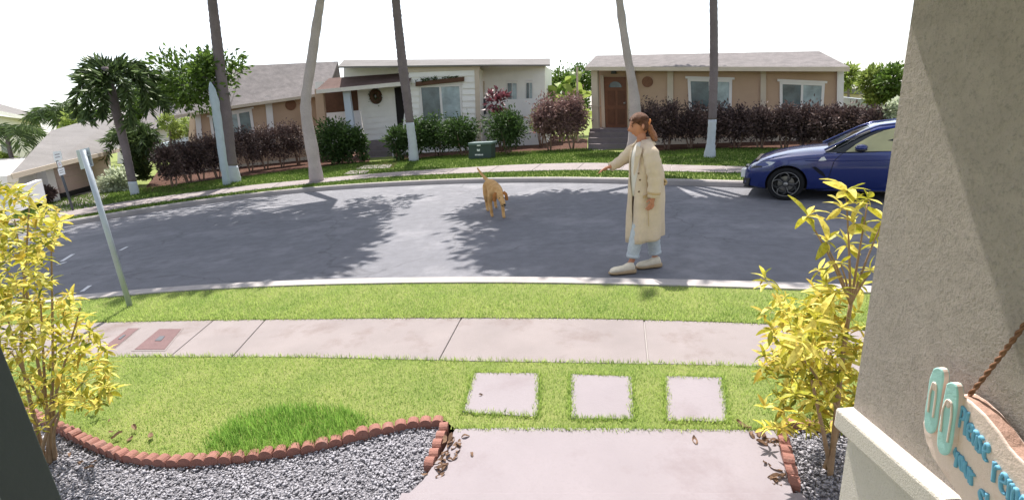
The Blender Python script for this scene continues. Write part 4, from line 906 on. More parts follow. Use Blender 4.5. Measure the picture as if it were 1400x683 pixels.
# banana plant and trees between and beyond
bb = np.array(PS.pt(775, 190, -1.2)); bb[2] = .12
t = thing('banana_plant', 'big leaved green plant rising behind the copper shrub beside the white house', 'plant', bb)
for k in range(60):
    p0 = VY(758+38*R.random(), 142+R.normal()*14, bb[1]+R.normal()*.4); d = np.array([R.normal()*.6, R.normal()*.5, .7+.5*R.random()]); d /= np.linalg.norm(d); L_ = 1.1+.9*R.random()
    s = np.cross(d, [0, 1, .2]); s /= np.linalg.norm(s); pts = [p0+d*L_*q+np.array([0, 0, -.5*q*q*L_]) for q in (0, .25, .5, .75, 1)]; ww = (.02, .16, .19, .13, .01)
    vs = []
    for p, w_ in zip(pts, ww): vs += [p-s*w_, p+np.array([0, 0, -.05]), p+s*w_]
    MB().add(vs, [(i*3+j, i*3+j+1, i*3+j+4, i*3+j+3) for i in range(4) for j in (0, 1)]).build('leaf', M['leaf_light' if k % 3 else 'leaf_green'], t, recalc=False)
for k in range(5): MB().tube([VY(765+6*k, 205, bb[1]), VY(766+5.5*k, 165, bb[1])], .06, 6).build('stem', M['leaf_light'], t)
o = MB().tube([VY(790, 200, bb[1]-1.5), VY(789, 92, bb[1]-1.5)], .06, 6).build('downpipe_pole', M['tan_trim']); tag(o, 'thin tan pole left of the front door pillar', 'pole')
PT = lambda x, Y: np.array([VY(x, 180, Y)[0], Y, .1])
tree_blob('garden_tree', 'dense dark green tree against the stucco wall edge at right', 'tree', PT(1222, 20), [(1222, 112, 18, 22, 0), (1236, 135, 16, 18, .4)], 'leaf_green', .2, [([(1224, 170), (1224, 115)], 4)])
tree_blob('garden_tree', 'green tree with yellow patches in front of the dense dark tree', 'tree', PT(1195, 21), [(1190, 112, 14, 16, 0), (1200, 132, 12, 10, -.4)], 'leaf_light', .18, [([(1194, 170), (1193, 115)], 4)])
tree_blob('garden_tree', 'pale green tree just right of the white corner post', 'tree', PT(1160, 26), [(1160, 106, 9, 16, 0)], 'leaf_light', .2, [([(1160, 170), (1160, 110)], 3)])
tree_blob('flowering_bush', 'white flowering bush above the roof of the blue car', 'bush', G(1224, 206, .12), [(1224, 152, 10, 14, 0), (1226, 172, 12, 14, 0)], 'leaf_white', .12, [([(1224, 205), (1224, 160)], 3)])
# ---------------------------------------------------------------- hedges, shrub by shrub
def shrub(label, base, top, w, m, group, stems=3, leaf=.13, clear=.3, name='hedge_shrub', n=46, mats2=None):
    t = thing(name, label, 'shrub', base, group); z0_, z1 = base[2]+(top-base[2])*clear, top
    c = np.array([base[0], base[1], (z0_+z1)/2]); p, o = clump_pts(c, (w*.5, w*.42, (z1-z0_)*.5), n, 26, .2, .35)
    leaves('foliage', p, o, leaf, leaf*.42, M[m], t)
    for k in range(stems):
        a = k*6.28/stems+R.random(); e = c+np.array([math.cos(a)*w*.28, math.sin(a)*w*.2, -.1]); b0 = np.array(base)+np.array([math.cos(a)*.06, math.sin(a)*.06, -.05])
        MB().tube([b0, (b0+e)/2+R.normal(size=3)*.04, e], [.035, .03, .015], 6).build('stem', M['shrub_stem'], t, smooth=True)
    return t
def top_at(px, py, base): return VY(px, py, base[1])[2]
for num, (px, by, ty) in zip(('first', 'second', 'third', 'fourth', 'fifth', 'sixth', 'seventh', 'eighth', 'ninth'), ((238, 256, 199), (258, 250, 192), (276, 247, 188), (298, 243, 183), (320, 240, 179), (343, 235, 175), (364, 231, 171), (386, 228, 168), (408, 225, 165))):
    b = G(px, by, .12); shrub(num+' dark purple shrub from the left in the hedge before the left tan house', b, top_at(px, ty, b), 31*cz_of(b)/F, 'leaf_purple', 'purple hedge shrubs left of the path', n=96, clear=.22, leaf=.11)
for num, (px, by, ty) in zip(('first', 'second', 'third', 'fourth', 'fifth', 'sixth', 'seventh', 'eighth', 'ninth', 'tenth', 'last'), ((886, 207, 141), (912, 204, 142), (944, 202, 143), (975, 202, 144), (1007, 202, 145), (1039, 203, 146), (1072, 203, 145), (1100, 204, 145), (1130, 205, 146), (1160, 206, 148), (1188, 207, 150))):
    b = G(px, by, .12); shrub(num+' dark purple shrub from the left in the hedge before the right tan house', b, top_at(px, ty, b), 40*cz_of(b)/F, 'leaf_purple', 'purple hedge shrubs before the right house', n=120, clear=.22, leaf=.11)
for px, by, ty, w_, lab in ((572, 217, 165, 46, 'green hedge shrub between the palm trunk and the window'), (600, 214, 163, 54, 'green hedge shrub under the left half of the sliding window'), (634, 213, 160, 52, 'green hedge shrub behind the utility box, under the window end'), (694, 211, 152, 52, 'tall rounded green shrub right of the utility box')):
    b = G(px, by, .12); shrub(lab, b, top_at(px, ty, b), w_*cz_of(b)/F, 'leaf_dark', None, leaf=.15, clear=.25, name='green_shrub', n=130)
for px, by, ty, w_, lab in ((752, 206, 133, 42, 'copper purple shrub beside the low white garden wall'), (782, 205, 130, 40, 'tall copper purple shrub left of the front steps')):
    b = G(px, by, .12); shrub(lab, b, top_at(px, ty, b), w_*cz_of(b)/F, 'leaf_copper', None, leaf=.14, clear=.26, name='copper_shrub', n=150)
b = G(464, 224, .12); shrub('broad green shrub between the pale trunk and the entry steps', b, top_at(464, 166, b), 58*cz_of(b)/F, 'leaf_dark', None, leaf=.17, clear=.08, name='green_shrub', n=170)
b = G(494, 222, .12); shrub('dark red leaved plant at the left side of the entry steps', b, top_at(494, 174, b), 20*cz_of(b)/F, 'leaf_dark', None, leaf=.2, clear=.1, name='leafy_plant', n=30)
b = G(545, 220, .12); shrub('dark leafy plant right of the entry steps by the palm trunk', b, top_at(545, 168, b), 22*cz_of(b)/F, 'leaf_dark', None, leaf=.18, clear=.1, name='leafy_plant', n=36)
b = G(686, 209, .12); b = b+np.array([0, 1.2, 0]); shrub('red leaved cordyline against the white side wing', b, top_at(688, 119, b), 26*cz_of(b)/F, 'leaf_red', None, leaf=.26, clear=.45, name='red_cordyline', n=14)
b = G(742, 203, .12)+np.array([0, 1., 0]); shrub('pale leaved shrub between the green shrub and the copper shrub', b, top_at(722, 148, b), 22*cz_of(b)/F, 'leaf_light', None, leaf=.14, clear=.3, name='pale_shrub', n=24)
# ================================================================== the woman, the dog and the blue car
mat('skin', (186, 128, 100), .55, .06, 12, 0, 50, .35)
mat('hair', (94, 60, 42), .55, .3, 60, .8, 220, .3, col2=(122, 78, 52))
mat('hair_tail', (130, 82, 52), .5, .25, 40, .5, 120, .4, col2=(160, 106, 68))
mat('scrunchie', (206, 128, 74), .7, .15, 40)
mat('trench', (212, 192, 168), .85, .08, 7, .5, 30, .2, fine=.06)
mat('trench_dark', (192, 164, 124), .85, .06, 5)
mat('white_shirt', (212, 206, 196), .85, .04, 8, .1, 60)
mat('pale_denim', (172, 178, 184), .9, .15, 18, .2, 140, col2=(198, 204, 208))
mat('sneaker', (224, 212, 190), .7, .08, 16, .1, 60)
mat('sneaker_sole', (170, 146, 114), .7, .1, 16)
mat('rubber_dark', (60, 54, 50), .9, .1, 16)
mat('button', (112, 84, 60), .5, .1, 20)
mat('dog_coat', (200, 150, 92), .85, .12, 9, .9, 70, .1, fine=.3, col2=(226, 186, 132))
mat('dog_ear', (170, 112, 60), .85, .12, 8, .3, 120)
mat('dog_tail', (164, 100, 52), .8, .12, 5, .5, 120)
mat('black_soft', (22, 20, 20), .5, .1, 10)
mat('car_blue', (10, 36, 106), .22, .02, 1, 0, 50, .5, metal=.35, coat=1.)
mat('car_glass', (20, 24, 26), .05, .1, 2, 0, 50, .7)
mat('car_glass_pale', (176, 172, 128), .1, .12, 2.5, 0, 50, .7)  # beige reflection and see-through tone put into the pane's colour
mat('tyre', (26, 26, 28), .85, .1, 12, .2, 60)
mat('rim_black', (30, 30, 32), .35, .1, 5, 0, 50, .6)
mat('rim_edge', (140, 138, 136), .3, .05, 5, 0, 50, .6, metal=.8)
mat('seam', (8, 10, 28), .6, .05, 5)
mat('plate_white', (222, 222, 218), .5, .03)
mat('lamp_clear', (196, 200, 206), .1, .1, 12, 0, 50, .8)
mat('seat_beige', (150, 138, 100), .8, .1, 5)
def skin_mesh(nodes, edges, root, sub=2):
    """a continuous surface grown over connected joints: nodes name -> (point, radius)"""
    nm = list(nodes); ix = {k: i for i, k in enumerate(nm)}
    me = bpy.data.meshes.new('skel'); me.from_pydata([tuple(nodes[k][0]) for k in nm], [(ix[a], ix[b]) for a, b in edges], [])
    o = bpy.data.objects.new('skel', me); COL.objects.link(o)
    md = o.modifiers.new('s', 'SKIN'); md.use_smooth_shade = True
    for k in nm:
        d = me.skin_vertices[0].data[ix[k]]; r = nodes[k][1]; d.radius = r if hasattr(r, '__len__') else (r, r); d.use_root = (k == root)
    o.modifiers.new('u', 'SUBSURF').levels = sub
    dg = bpy.context.evaluated_depsgraph_get(); ev = bpy.data.meshes.new_from_object(o.evaluated_get(dg)); bpy.data.objects.remove(o)
    V = [tuple(v.co) for v in ev.vertices]; Fc = [tuple(p.vertices) for p in ev.polygons]; bpy.data.meshes.remove(ev); return V, Fc
# ---------------------------------------------------------------- woman
Y0 = 5.28
def wp(x, y, dl=0.): return VY(x, y, Y0-dl)
mpx = cz_of(wp(880, 270))/F
base = (wp(872, 369)[0], Y0, 0)
t = thing('person', 'woman in a long beige trench coat with ponytail walking on the road, arm out', 'person', base)
def hand(N, Eg, pre, wrist, pts, w):
    """palm and five fingers: wrist node name, direction d, side s, palm normal"""
    wpos = np.array(N[wrist][0]); d, s, c = (np.array(v)/np.linalg.norm(v) for v in pts)
    N[pre+'palm'] = (wpos+d*.05, (.026, .016)); Eg.append((wrist, pre+'palm'))
    for k, (off, ln, cu) in enumerate(((-.026, .062, .5), (-.009, .074, .42), (.009, .07, .5), (.025, .055, .62))):
        a = wpos+d*.088+s*off; b = a+d*ln*.5+c*ln*.5*cu*.6; e = b+d*ln*.38+c*ln*.5*cu*1.3
        for q, (p, r) in enumerate(((a, .0105), (b, .0092), (e, .0075))): N[f'{pre}f{k}{q}'] = (p, r)
        Eg += [(pre+'palm', f'{pre}f{k}0'), (f'{pre}f{k}0', f'{pre}f{k}1'), (f'{pre}f{k}1', f'{pre}f{k}2')]
    a = wpos+d*.035-s*.034; b = a+d*.035-s*.012+c*.014; N[pre+'t0'] = (a, .0115); N[pre+'t1'] = (b, .0095); Eg += [(pre+'palm', pre+'t0'), (pre+'t0', pre+'t1')]
N = {'pelvis': (wp(883, 266), .13), 'waist': (wp(881, 244), .115), 'chest': (wp(879, 216), (.12, .13)), 'necklow': (wp(878.5, 199), .065), 'neck': (wp(877.5, 190), .05), 'skull': (wp(875, 178), .06)}
Eg = [('pelvis', 'waist'), ('waist', 'chest'), ('chest', 'necklow'), ('necklow', 'neck'), ('neck', 'skull')]
N.update({'shL': (wp(888, 204, .17), .06), 'elL': (wp(894, 240, .24), .042), 'wrL': (wp(893, 269, .24), .027), 'shR': (wp(869, 204, -.17), .058), 'elR': (wp(851, 218, -.2), .04), 'wrR': (wp(836, 227, -.16), .026),
          'hpL': (wp(880, 272, .09), .095), 'knL': (wp(872, 318, .07), .06), 'anL': (wp(864, 357, .06), .034), 'ftL': (wp(854, 369, .06), .035), 'hpR': (wp(886, 272, -.09), .095), 'knR': (wp(890, 316, -.07), .06), 'anR': (wp(896, 351, -.08), .034), 'ftR': (wp(887, 362, -.08), .035)})
Eg += [('chest', 'shL'), ('shL', 'elL'), ('elL', 'wrL'), ('chest', 'shR'), ('shR', 'elR'), ('elR', 'wrR'), ('pelvis', 'hpL'), ('hpL', 'knL'), ('knL', 'anL'), ('anL', 'ftL'), ('pelvis', 'hpR'), ('hpR', 'knR'), ('knR', 'anR'), ('anR', 'ftR')]
hand(N, Eg, 'L', 'wrL', ((-.22, -.05, -1), (.9, -.2, -.2), (-.75, .6, 0)), 1)
hand(N, Eg, 'R', 'wrR', ((-1, -.05, -.28), (.1, -.9, .35), (-.1, 0, -1)), 1)
V, Fc = skin_mesh(N, Eg, 'pelvis')
# head: egg with brow, nose, mouth, chin and ear; she looks left and a little down
hc = wp(873.8, 171.5); fd = np.array([-.95, -.08, -.26]); fd /= np.linalg.norm(fd); sd = np.cross(fd, [0, 0, 1]); sd /= np.linalg.norm(sd); ud = np.cross(sd, fd)
def head_pt(th, ph):      # th 0 = face, ph from chin (-) to crown (+)
    a, b, c = .098, .078, .118
    v = np.array([math.cos(ph)*math.cos(th)*a, math.cos(ph)*math.sin(th)*b, math.sin(ph)*c]); f = max(0, math.cos(th))*math.cos(ph)
    g = lambda t0, p0, w, h: h*math.exp(-(((th-t0)/w)**2+((ph-p0)/w)**2))
    v[0] += g(0, -.12, .2, .03)+g(0, .02, .16, .012)-g(.38, .1, .2, .012)-g(-.38, .1, .2, .012)+g(0, .3, .45, .006)+g(0, -.52, .2, .008)-g(0, -.72, .18, .004)+g(0, -1.02, .3, .016)
    if v[2] < -.02: v[1] *= 1-.35*(-v[2]-.02)/.1
    return hc+fd*v[0]+sd*v[1]+ud*v[2]
hb = MB(); nr, ns = 22, 36
hb.rings([[head_pt(-math.pi+2*math.pi*k/ns, -math.pi/2+math.pi*i/nr) for k in range(ns)] for i in range(1, nr)])
for sg in (-1, 1): hb.sphere(hc+sd*.09*sg-fd*.006-ud*.012, (.017, .012, .03), 8, 6)
o_ = len(V); V = list(V)+hb.v; Fc = list(Fc)+[tuple(i+o_ for i in f) for f in hb.f]
bd = MB(); bd.add(V, Fc); body = bd.build('body', M['skin'], t, smooth=True, recalc=False)
for sg in (-1, 1):
    e = MB(); c = hc+fd*.083+sd*.03*sg+ud*.012; e.sphere(c-fd*.003, .007, 8, 6); e.build('eye', M['black_soft'], t, smooth=True)
    MB().tube([c+fd*.006+ud*.016-sd*.012*sg, c+fd*.007+ud*.019, c-fd*.004+ud*.014+sd*.016*sg], .0035, 5).build('eyebrow', M['hair'], t)
MB().tube([hc+fd*.086-ud*.062-sd*.018, hc+fd*.094-ud*.06, hc+fd*.086-ud*.062+sd*.018], .005, 5).build('mouth', M['scrunchie'], t)
# hair: a cap with an uneven hairline, strands drawn back, scrunchie, wavy tail
hr = []
for i in range(1, 16):
    ph = math.pi/2*(1-i/15.)*1.0+(-.75)*(i/15.)
    ring = []
    for k in range(32):
        th = -math.pi+2*math.pi*k/32; f = max(0, math.cos(th)); lim = .42*(1 if f > .2 else 0)+(-.55)*(1-min(1, f/.2)) if f < .2 else .12+.55*f
        p_ = max(ph, lim); v = np.array([math.cos(p_)*math.cos(th)*.113, math.cos(p_)*math.sin(th)*.092, math.sin(p_)*.132])*(1+.02*math.sin(th*11+i*.4)+.012*math.sin(th*23-i))
        ring.append(hc+fd*(v[0]-.008)+sd*v[1]+ud*(v[2]+.004))
    hr.append(ring)
MB().rings(hr, caps=True).build('hair', M['hair'], t, smooth=True)
sc_ = wp(886, 168.5, .02)
MB().tube([sc_+np.array([.028*math.cos(a)*.5+.004*math.sin(5*a), .03*math.sin(a), .034*math.cos(a)]) for a in np.linspace(0, 2*math.pi, 17)], .015, 7).build('scrunchie', M['scrunchie'], t, smooth=True)
lk = MB()
for k in range(34):
    th = R.uniform(-2.2, 2.2); ph0 = .2+.5*R.random(); q = []
    for s in np.linspace(0, 1, 7):
        a = th*(1-s)+(math.pi if th > 0 else -math.pi)*s*.98; p_ = ph0*(1-s)+.1*s+.55*math.sin(s*math.pi)*max(0, math.cos(th)); rr_ = 1.01+.03*R.random()
        q.append(hc+fd*(math.cos(p_)*math.cos(a)*.115*rr_-.008)+sd*math.cos(p_)*math.sin(a)*.094*rr_+ud*(math.sin(p_)*.134*rr_+.004))
    q[-1] = q[-1]*.5+sc_*.5; lk.tube(smooth_line(q, .02, 1), .0055, 4)
lk.build('hair_strands', M['hair'], t, smooth=True)
tl = MB()
for k in range(14):
    a = R.normal(size=2)*.028; ph = R.random()*6
    pth = [sc_+np.array([-.02, a[0]*.3, a[1]*.3])]+[wp(886+9.5*s+1.6*math.sin(s*7+ph)+a[1]*40*s, 168+24*s+R.normal()*.3, .02+a[0]*(.4+s)) for s in (.12, .3, .5, .7, .88, 1.02)]
    tl.tube(smooth_line(pth, .02, 2), np.r_[.016, .024*np.ones(3), .02, .012][np.minimum(5, (np.arange(len(smooth_line(pth, .02, 2)))/len(smooth_line(pth, .02, 2))*6).astype(int))], 6)
tl.build('ponytail', M['hair_tail'], t, smooth=True)
# trench coat
FD = math.radians(207)
lv = [(193, 871.5, 888, .085, 26), (197, 868, 891, .13, 26), (201, 865.5, 894, .175, 27), (207, 863, 897, .2, 27), (216, 861.5, 901, .2, 25), (228, 860.5, 905, .195, 22), (240, 860, 907, .185, 17), (252, 859.3, 907.5, .18, 9), (265, 859, 907.8, .185, 4), (280, 858.5, 907.8, .19, 3), (295, 858, 907.5, .195, 3), (310, 857.3, 907, .2, 4), (325, 857, 906, .205, 5)]
def coat_ring(yc, xf, xb, dep, gap, k, shrink=1., full=False, n=44):
    c = (xf+xb)/2; a = (xb-xf)/2*mpx*shrink; b = dep*shrink; r = []
    g = 0 if full else math.radians(gap); low = k/len(lv)
    for i in range(n if full else n+1):
        th = FD+g+(2*math.pi-2*g)*i/n; fold = 1+(.025+.06*low)*math.sin(th*6+low*2.5)*(.3+low)+.02*math.sin(th*11-low*9)*(.5+low)+.02*math.sin(low*26+th*3)*(1-low)
        slope = 3.6*math.cos(th)*-1.1 if k == len(lv)-1 else (2*math.cos(th)*-1 if k == len(lv)-2 else 0)
        p = wp(c, yc+slope, 0); r.append(p+np.array([a*fold*math.cos(th), b*fold*math.sin(th), 0]))
    return r
def dense(lv):
    L_ = np.array(lv, float); y = np.linspace(L_[0, 0], L_[-1, 0], 30); return [(yy,)+tuple(np.interp(yy, L_[:, 0], L_[:, j]) for j in (1, 2, 3, 4)) for yy in y]
rg_ = [coat_ring(*l, k*(len(lv)-1)/29.) for k, l in enumerate(dense(lv))]
rg_[-1] = coat_ring(*lv[-1], len(lv)-1); 
cb = MB(); cb.rings(rg_, closed=False, caps=False); co = cb.build('trench_coat', M['trench'], t, smooth=True)
so_ = co.modifiers.new('s', 'SOLIDIFY'); so_.thickness = .012; so_.offset = -1
MB().rings([coat_ring(*l, 0, .93, True) for l in lv[:9]], caps=True).build('shirt', M['white_shirt'], t, smooth=True)
def sleeve(name, pts, rad):
    p = smooth_line([tuple(q) for q in pts], .03, 5); r = np.interp(np.linspace(0, 1, len(p)), np.linspace(0, 1, len(rad)), rad)*(1+.09*np.sin(np.arange(len(p))*1.9)*np.linspace(.4, 1, len(p)))
    s = MB().tube(p, r, 16).build(name, M['trench'], t, smooth=True); return s, p
s1, p1_ = sleeve('sleeve', [wp(884.5, 199, .12), wp(889, 207, .2), wp(893.5, 228, .245), wp(895.5, 244, .25), wp(894.5, 258, .25), wp(893.5, 269, .245)], [.055, .085, .088, .076, .07, .066])
s2, p2_ = sleeve('sleeve', [wp(874, 200, -.12), wp(866, 205, -.17), wp(857, 214, -.2), wp(850, 219.5, -.2), wp(842, 225, -.18), wp(835, 228, -.16)], [.055, .082, .074, .066, .057, .05])
MB().tube([wp(894, 262, .247), wp(893.6, 265, .246)], .072, 16).build('cuff_strap', M['trench_dark'], s1, smooth=True)
MB().tube([wp(838.5, 226.4, -.17), wp(837, 227.2, -.166)], .05, 14).build('cuff_strap', M['trench_dark'], s2, smooth=True)
# collar, lapels, yoke flap, buttons, back belt
cr = []
for (yy, gr, dz) in ((189.5, .0, 0), (193.5, .018, 0), (198.5, .05, 0)):
    ring = []
    for i in range(25):
        th = FD+math.radians(30)+(2*math.pi-math.radians(60))*i/24; c = wp(879.8, yy, 0); ring.append(c+np.array([(.075+gr*1.2)*math.cos(th), (.078+gr*1.25)*math.sin(th), -.012*math.cos(th-FD)]))
    cr.append(ring)
o = MB().rings(cr, closed=False, caps=False).build('collar', M['trench'], co, smooth=True); o.modifiers.new('s', 'SOLIDIFY').thickness = .012
def on_coat(x, y, out=.012, sgn=1):     # point on the side of the coat that faces the camera, at a pixel
    L_ = np.array(lv, float); xf, xb, dep = (np.interp(y, L_[:, 0], L_[:, j]) for j in (1, 2, 3)); c, a = (xf+xb)/2, (xb-xf)/2
    q = max(-.98, min(.98, (x-c)/a)); return wp(x, y, dep*math.sqrt(1-q*q)+out)
def flap(name, px, m, out=.016, th=.012):
    P3 = [on_coat(x, y, out) for x, y in px]; return MB().prism(P3, (0, th, 0)).build(name, M[m], co)
flap('lapel', [(871, 199), (878, 203), (877, 209), (873, 222), (867.5, 240), (866, 236), (868, 215)], 'trench')
flap('pocket_flap', [(879, 268), (889, 264), (890, 267), (880, 271.5)], 'trench_dark', .02)
for x, y in ((873, 237), (875, 246), (873.5, 262)):
    m = MB(); m.sphere(on_coat(x, y, .014), (.011, .006, .011), 8, 5); m.build('button', M['button'], co, smooth=True)
MB().tube(smooth_line([wp(905, 244, .1), wp(909.5, 246, .06), wp(911, 250, .04), wp(908, 252, .08)], .01, 3), .016, 7).build('belt_end', M['trench_dark'], co, smooth=True)
MB().tube(smooth_line([on_coat(883+.3*k, 205+8*k, .004) for k in range(14)], .04, 2), .004, 5).build('side_seam', M['trench_dark'], co)
# trousers and sneakers
for nm_, pts, dl in (('trouser_leg', [(880, 285), (873, 316), (867.5, 336), (865, 350.5)], .07), ('trouser_leg', [(887, 285), (891, 314), (893.5, 330), (895.5, 346)], -.08)):
    p = smooth_line([tuple(wp(x, y, dl)) for x, y in pts], .03, 3); k = len(p); r = np.interp(np.linspace(0, 1, k), [0, .5, .8, 1], [.1, .085, .074, .07])*(1+.03*np.sin(np.arange(k)*2.1))
    lg = MB().tube(p, r, 16).build(nm_, M['pale_denim'], t, smooth=True); MB().tube([p[-2], p[-1]+np.array([0, 0, -.006])], .075, 16).build('hem', M['pale_denim'], lg, smooth=True)
def sneaker(heel, d, L_=.285):
    heel = np.array(heel); d = np.array([d[0], d[1], 0.])/np.hypot(d[0], d[1]); s = np.array([-d[1], d[0], 0]); z = np.array([0, 0, 1.])
    def sec(prof, zf):
        rr = []
        for f, w, z0_, z1 in prof:
            c = heel+d*L_*f; n = 14
            rr.append([c+s*w*math.copysign(abs(math.cos(a))**.7, math.cos(a))+z*((z0_+z1)/2+(z1-z0_)/2*math.copysign(abs(math.sin(a))**.7, math.sin(a))) for a in (2*math.pi*k/n for k in range(n))])
        return rr
    up = MB().rings(sec([(-.02, .022, .03, .09), (.04, .038, .028, .13), (.14, .042, .028, .135), (.3, .043, .028, .125), (.45, .045, .028, .1), (.62, .051, .028, .092), (.8, .053, .028, .085), (.93, .045, .028, .07), (1., .022, .03, .045)], 1)).build('sneaker', M['sneaker'], t, smooth=True)
    MB().rings(sec([(-.07, .03, .006, .055), (.02, .052, .004, .06), (.25, .056, .004, .054), (.5, .054, .006, .046), (.75, .061, .006, .042), (.95, .05, .01, .042), (1.04, .022, .016, .036)], 1)).build('sole', M['sneaker_sole'], up, smooth=True)
    MB().rings(sec([(-.03, .03, .0, .014), (.3, .046, .0, .012), (.6, .048, .0, .012), (.98, .034, .002, .014)], 1)).build('outsole', M['rubber_dark'], up, smooth=True)
    for f, zz in ((.42, .11), (.5, .1), (.58, .092)): MB().tube([heel+d*L_*f-s*.03+z*(zz-.018), heel+d*L_*f+z*zz, heel+d*L_*f+s*.03+z*(zz-.018)], .004, 5).build('lace', M['white_shirt'], up)
    MB().tube([heel+d*L_*.28-s*.047+z*.045, heel+d*L_*.36-s*.048+z*.075, heel+d*L_*.6-s*.052+z*.05], .006, 5).build('side_stripe', M['sneaker_sole'], up)
sneaker(G(867, 373, 0)-np.array([0, .0, 0]), (-1, -.03)); sneaker(G(902, 364.5, 0), (-1, -.1))
# ---------------------------------------------------------------- dog
hp_, fp_ = G(672.5, 286.5, 0), G(686, 304, 0); dd_ = (fp_-hp_); dd_ /= np.linalg.norm(dd_); ll_ = np.array([-dd_[1], dd_[0], 0])
t = thing('dog', 'golden tan retriever walking towards the camera with raised tail on the road', 'dog', hp_)
DS = 1.14
def dp(f, l, z): return hp_+dd_*f*DS+ll_*l*DS+np.array([0, 0, z*DS])
N = {'rump': (dp(.0, 0, .47), (.115, .12)), 'loin': (dp(.22, 0, .475), (.115, .115)), 'rib': (dp(.45, 0, .45), (.135, .135)), 'chest': (dp(.66, 0, .43), (.125, .14)), 'neck': (dp(.8, .02, .47), .088), 'nape': (dp(.89, .02, .435), .085), 'skull': (dp(.97, .03, .395), (.076, .072)), 'stop': (dp(1.045, .045, .335), .054), 'muzzle': (dp(1.1, .055, .29), .044), 'nose': (dp(1.13, .06, .27), .033)}
Eg = [('rump', 'loin'), ('loin', 'rib'), ('rib', 'chest'), ('chest', 'neck'), ('neck', 'nape'), ('nape', 'skull'), ('skull', 'stop'), ('stop', 'muzzle'), ('muzzle', 'nose')]
for s, fo, ho, nm in ((1, .16, -.1, 'l'), (-1, -.04, .12, 'r')):
    N.update({nm+'s': (dp(.66, s*.085, .36), .07), nm+'e': (dp(.62+fo*.3, s*.1, .25), .048), nm+'w': (dp(.66+fo*.75, s*.09, .13), .032), nm+'p': (dp(.67+fo, s*.085, .035), .033), nm+'t': (dp(.73+fo, s*.085, .025), .028),
              nm+'h': (dp(.02, s*.07, .4), .088), nm+'k': (dp(.1+ho*.4, s*.1, .27), .06), nm+'o': (dp(-.07+ho*.8, s*.09, .16), .032), nm+'q': (dp(-.02+ho, s*.09, .035), .032), nm+'u': (dp(.05+ho, s*.09, .025), .028)})
    Eg += [('chest', nm+'s'), (nm+'s', nm+'e'), (nm+'e', nm+'w'), (nm+'w', nm+'p'), (nm+'p', nm+'t'), ('rump', nm+'h'), (nm+'h', nm+'k'), (nm+'k', nm+'o'), (nm+'o', nm+'q'), (nm+'q', nm+'u')]
N.update({'t0': (dp(-.13, 0, .5), .045), 't1': (dp(-.26, -.06, .56), .034), 't2': (dp(-.4, -.11, .64), .028), 't3': (dp(-.52, -.15, .72), .014)}); Eg += [('rump', 't0'), ('t0', 't1'), ('t1', 't2'), ('t2', 't3')]
V, Fc = skin_mesh(N, Eg, 'rib'); MB().add(V, Fc).build('body', M['dog_coat'], t, smooth=True, recalc=False)
for s in (-1, 1):
    a = dp(.95, .03+s*.06, .45); b = dp(.98, .03+s*.098, .41); c = dp(1.0, .035+s*.1, .32); d_ = dp(.96, .03+s*.1, .33)
    MB().tube(smooth_line([tuple(a), tuple(b), tuple((c+d_)/2+np.array([0, 0, -.01]))], .012, 2), np.interp(np.linspace(0, 1, len(smooth_line([tuple(a), tuple(b), tuple((c+d_)/2)], .012, 2))), [0, .5, 1], [.024, .04, .02])[:len(smooth_line([tuple(a), tuple(b), tuple((c+d_)/2+np.array([0, 0, -.01]))], .012, 2))] if False else .03, 8, flat=.4).build('ear', M['dog_ear'], t, smooth=True)
    e = MB(); e.sphere(dp(1.052, .043+s*.036, .375), .011, 8, 5); e.build('eye', M['black_soft'], t, smooth=True)
m = MB(); m.sphere(dp(1.155, .064, .28), (.022, .018, .016), 8, 6); m.build('nose', M['black_soft'], t, smooth=True)
MB().tube([dp(1.07, .02, .26), dp(1.145, .062, .245), dp(1.08, .095, .26)], .007, 5).build('mouth', M['black_soft'], t, smooth=True)
# ---------------------------------------------------------------- car
oc = G(1072, 274, 0); uc = G(1215, 278, 0)-oc; uc[2] = 0; uc /= np.linalg.norm(uc); wc = np.array([-uc[1], uc[0], 0])    # wc points away from the camera
KC = 66.7*cz_of(oc)/F
t = thing('parked_car', 'shiny dark blue sedan parked at the far kerb, rear hidden behind the stucco wall', 'car', oc)
HW = .925
def cp(s, y, z): return oc+(uc*s+wc*(HW-y)+np.array([0, 0, z]))*KC       # y: metres from the centre line, + towards the camera
ST_ = np.array([(-.82, .50, .34, .47, .52), (-.78, .68, .27, .58, .62), (-.68, .79, .23, .68, .72), (-.5, .865, .2, .765, .83), (-.3, .905, .19, .825, .905), (0, .925, .19, .875, .97), (.35, .93, .19, .905, 1.01), (.66, .93, .2, .92, 1.03), (1., .93, .2, .93, 1.0), (2., .93, .2, .95, .99), (2.82, .925, .2, .965, 1.01), (3.3, .905, .22, .975, 1.06), (3.62, .85, .25, .965, 1.06), (3.78, .77, .3, .92, 1.0), (3.86, .6, .36, .78, .84)])
def sv(s): return [float(np.interp(s, ST_[:, 0], ST_[:, j])) for j in (1, 2, 3, 4)]
def half(s):
    hw, zb, zs, zt = sv(s); d = zs-zb
    return [(0, zb), (hw*.8, zb), (hw*.965, zb+.05), (hw*.985, zb+.12*d), (hw*.998, zb+.34*d), (hw*1.004, zb+.6*d), (hw*1.0, zb+.82*d), (hw*.975, zs), (hw*.9, zs+.42*(zt-zs)), (hw*.72, zs+.74*(zt-zs)), (hw*.4, zs+.95*(zt-zs)), (0, zt)]
def side_y(s, z):
    h = half(s)[2:8]; return float(np.interp(z, [p[1] for p in h], [p[0] for p in h]))
sm_ = np.r_[np.linspace(-.82, -.5, 8), np.linspace(-.42, 3.5, 50), np.linspace(3.56, 3.86, 7)]
rr = []
for s in sm_:
    h = half(s); rr.append([cp(s, y, z) for y, z in h]+[cp(s, -y, z) for y, z in h[-2:0:-1]])
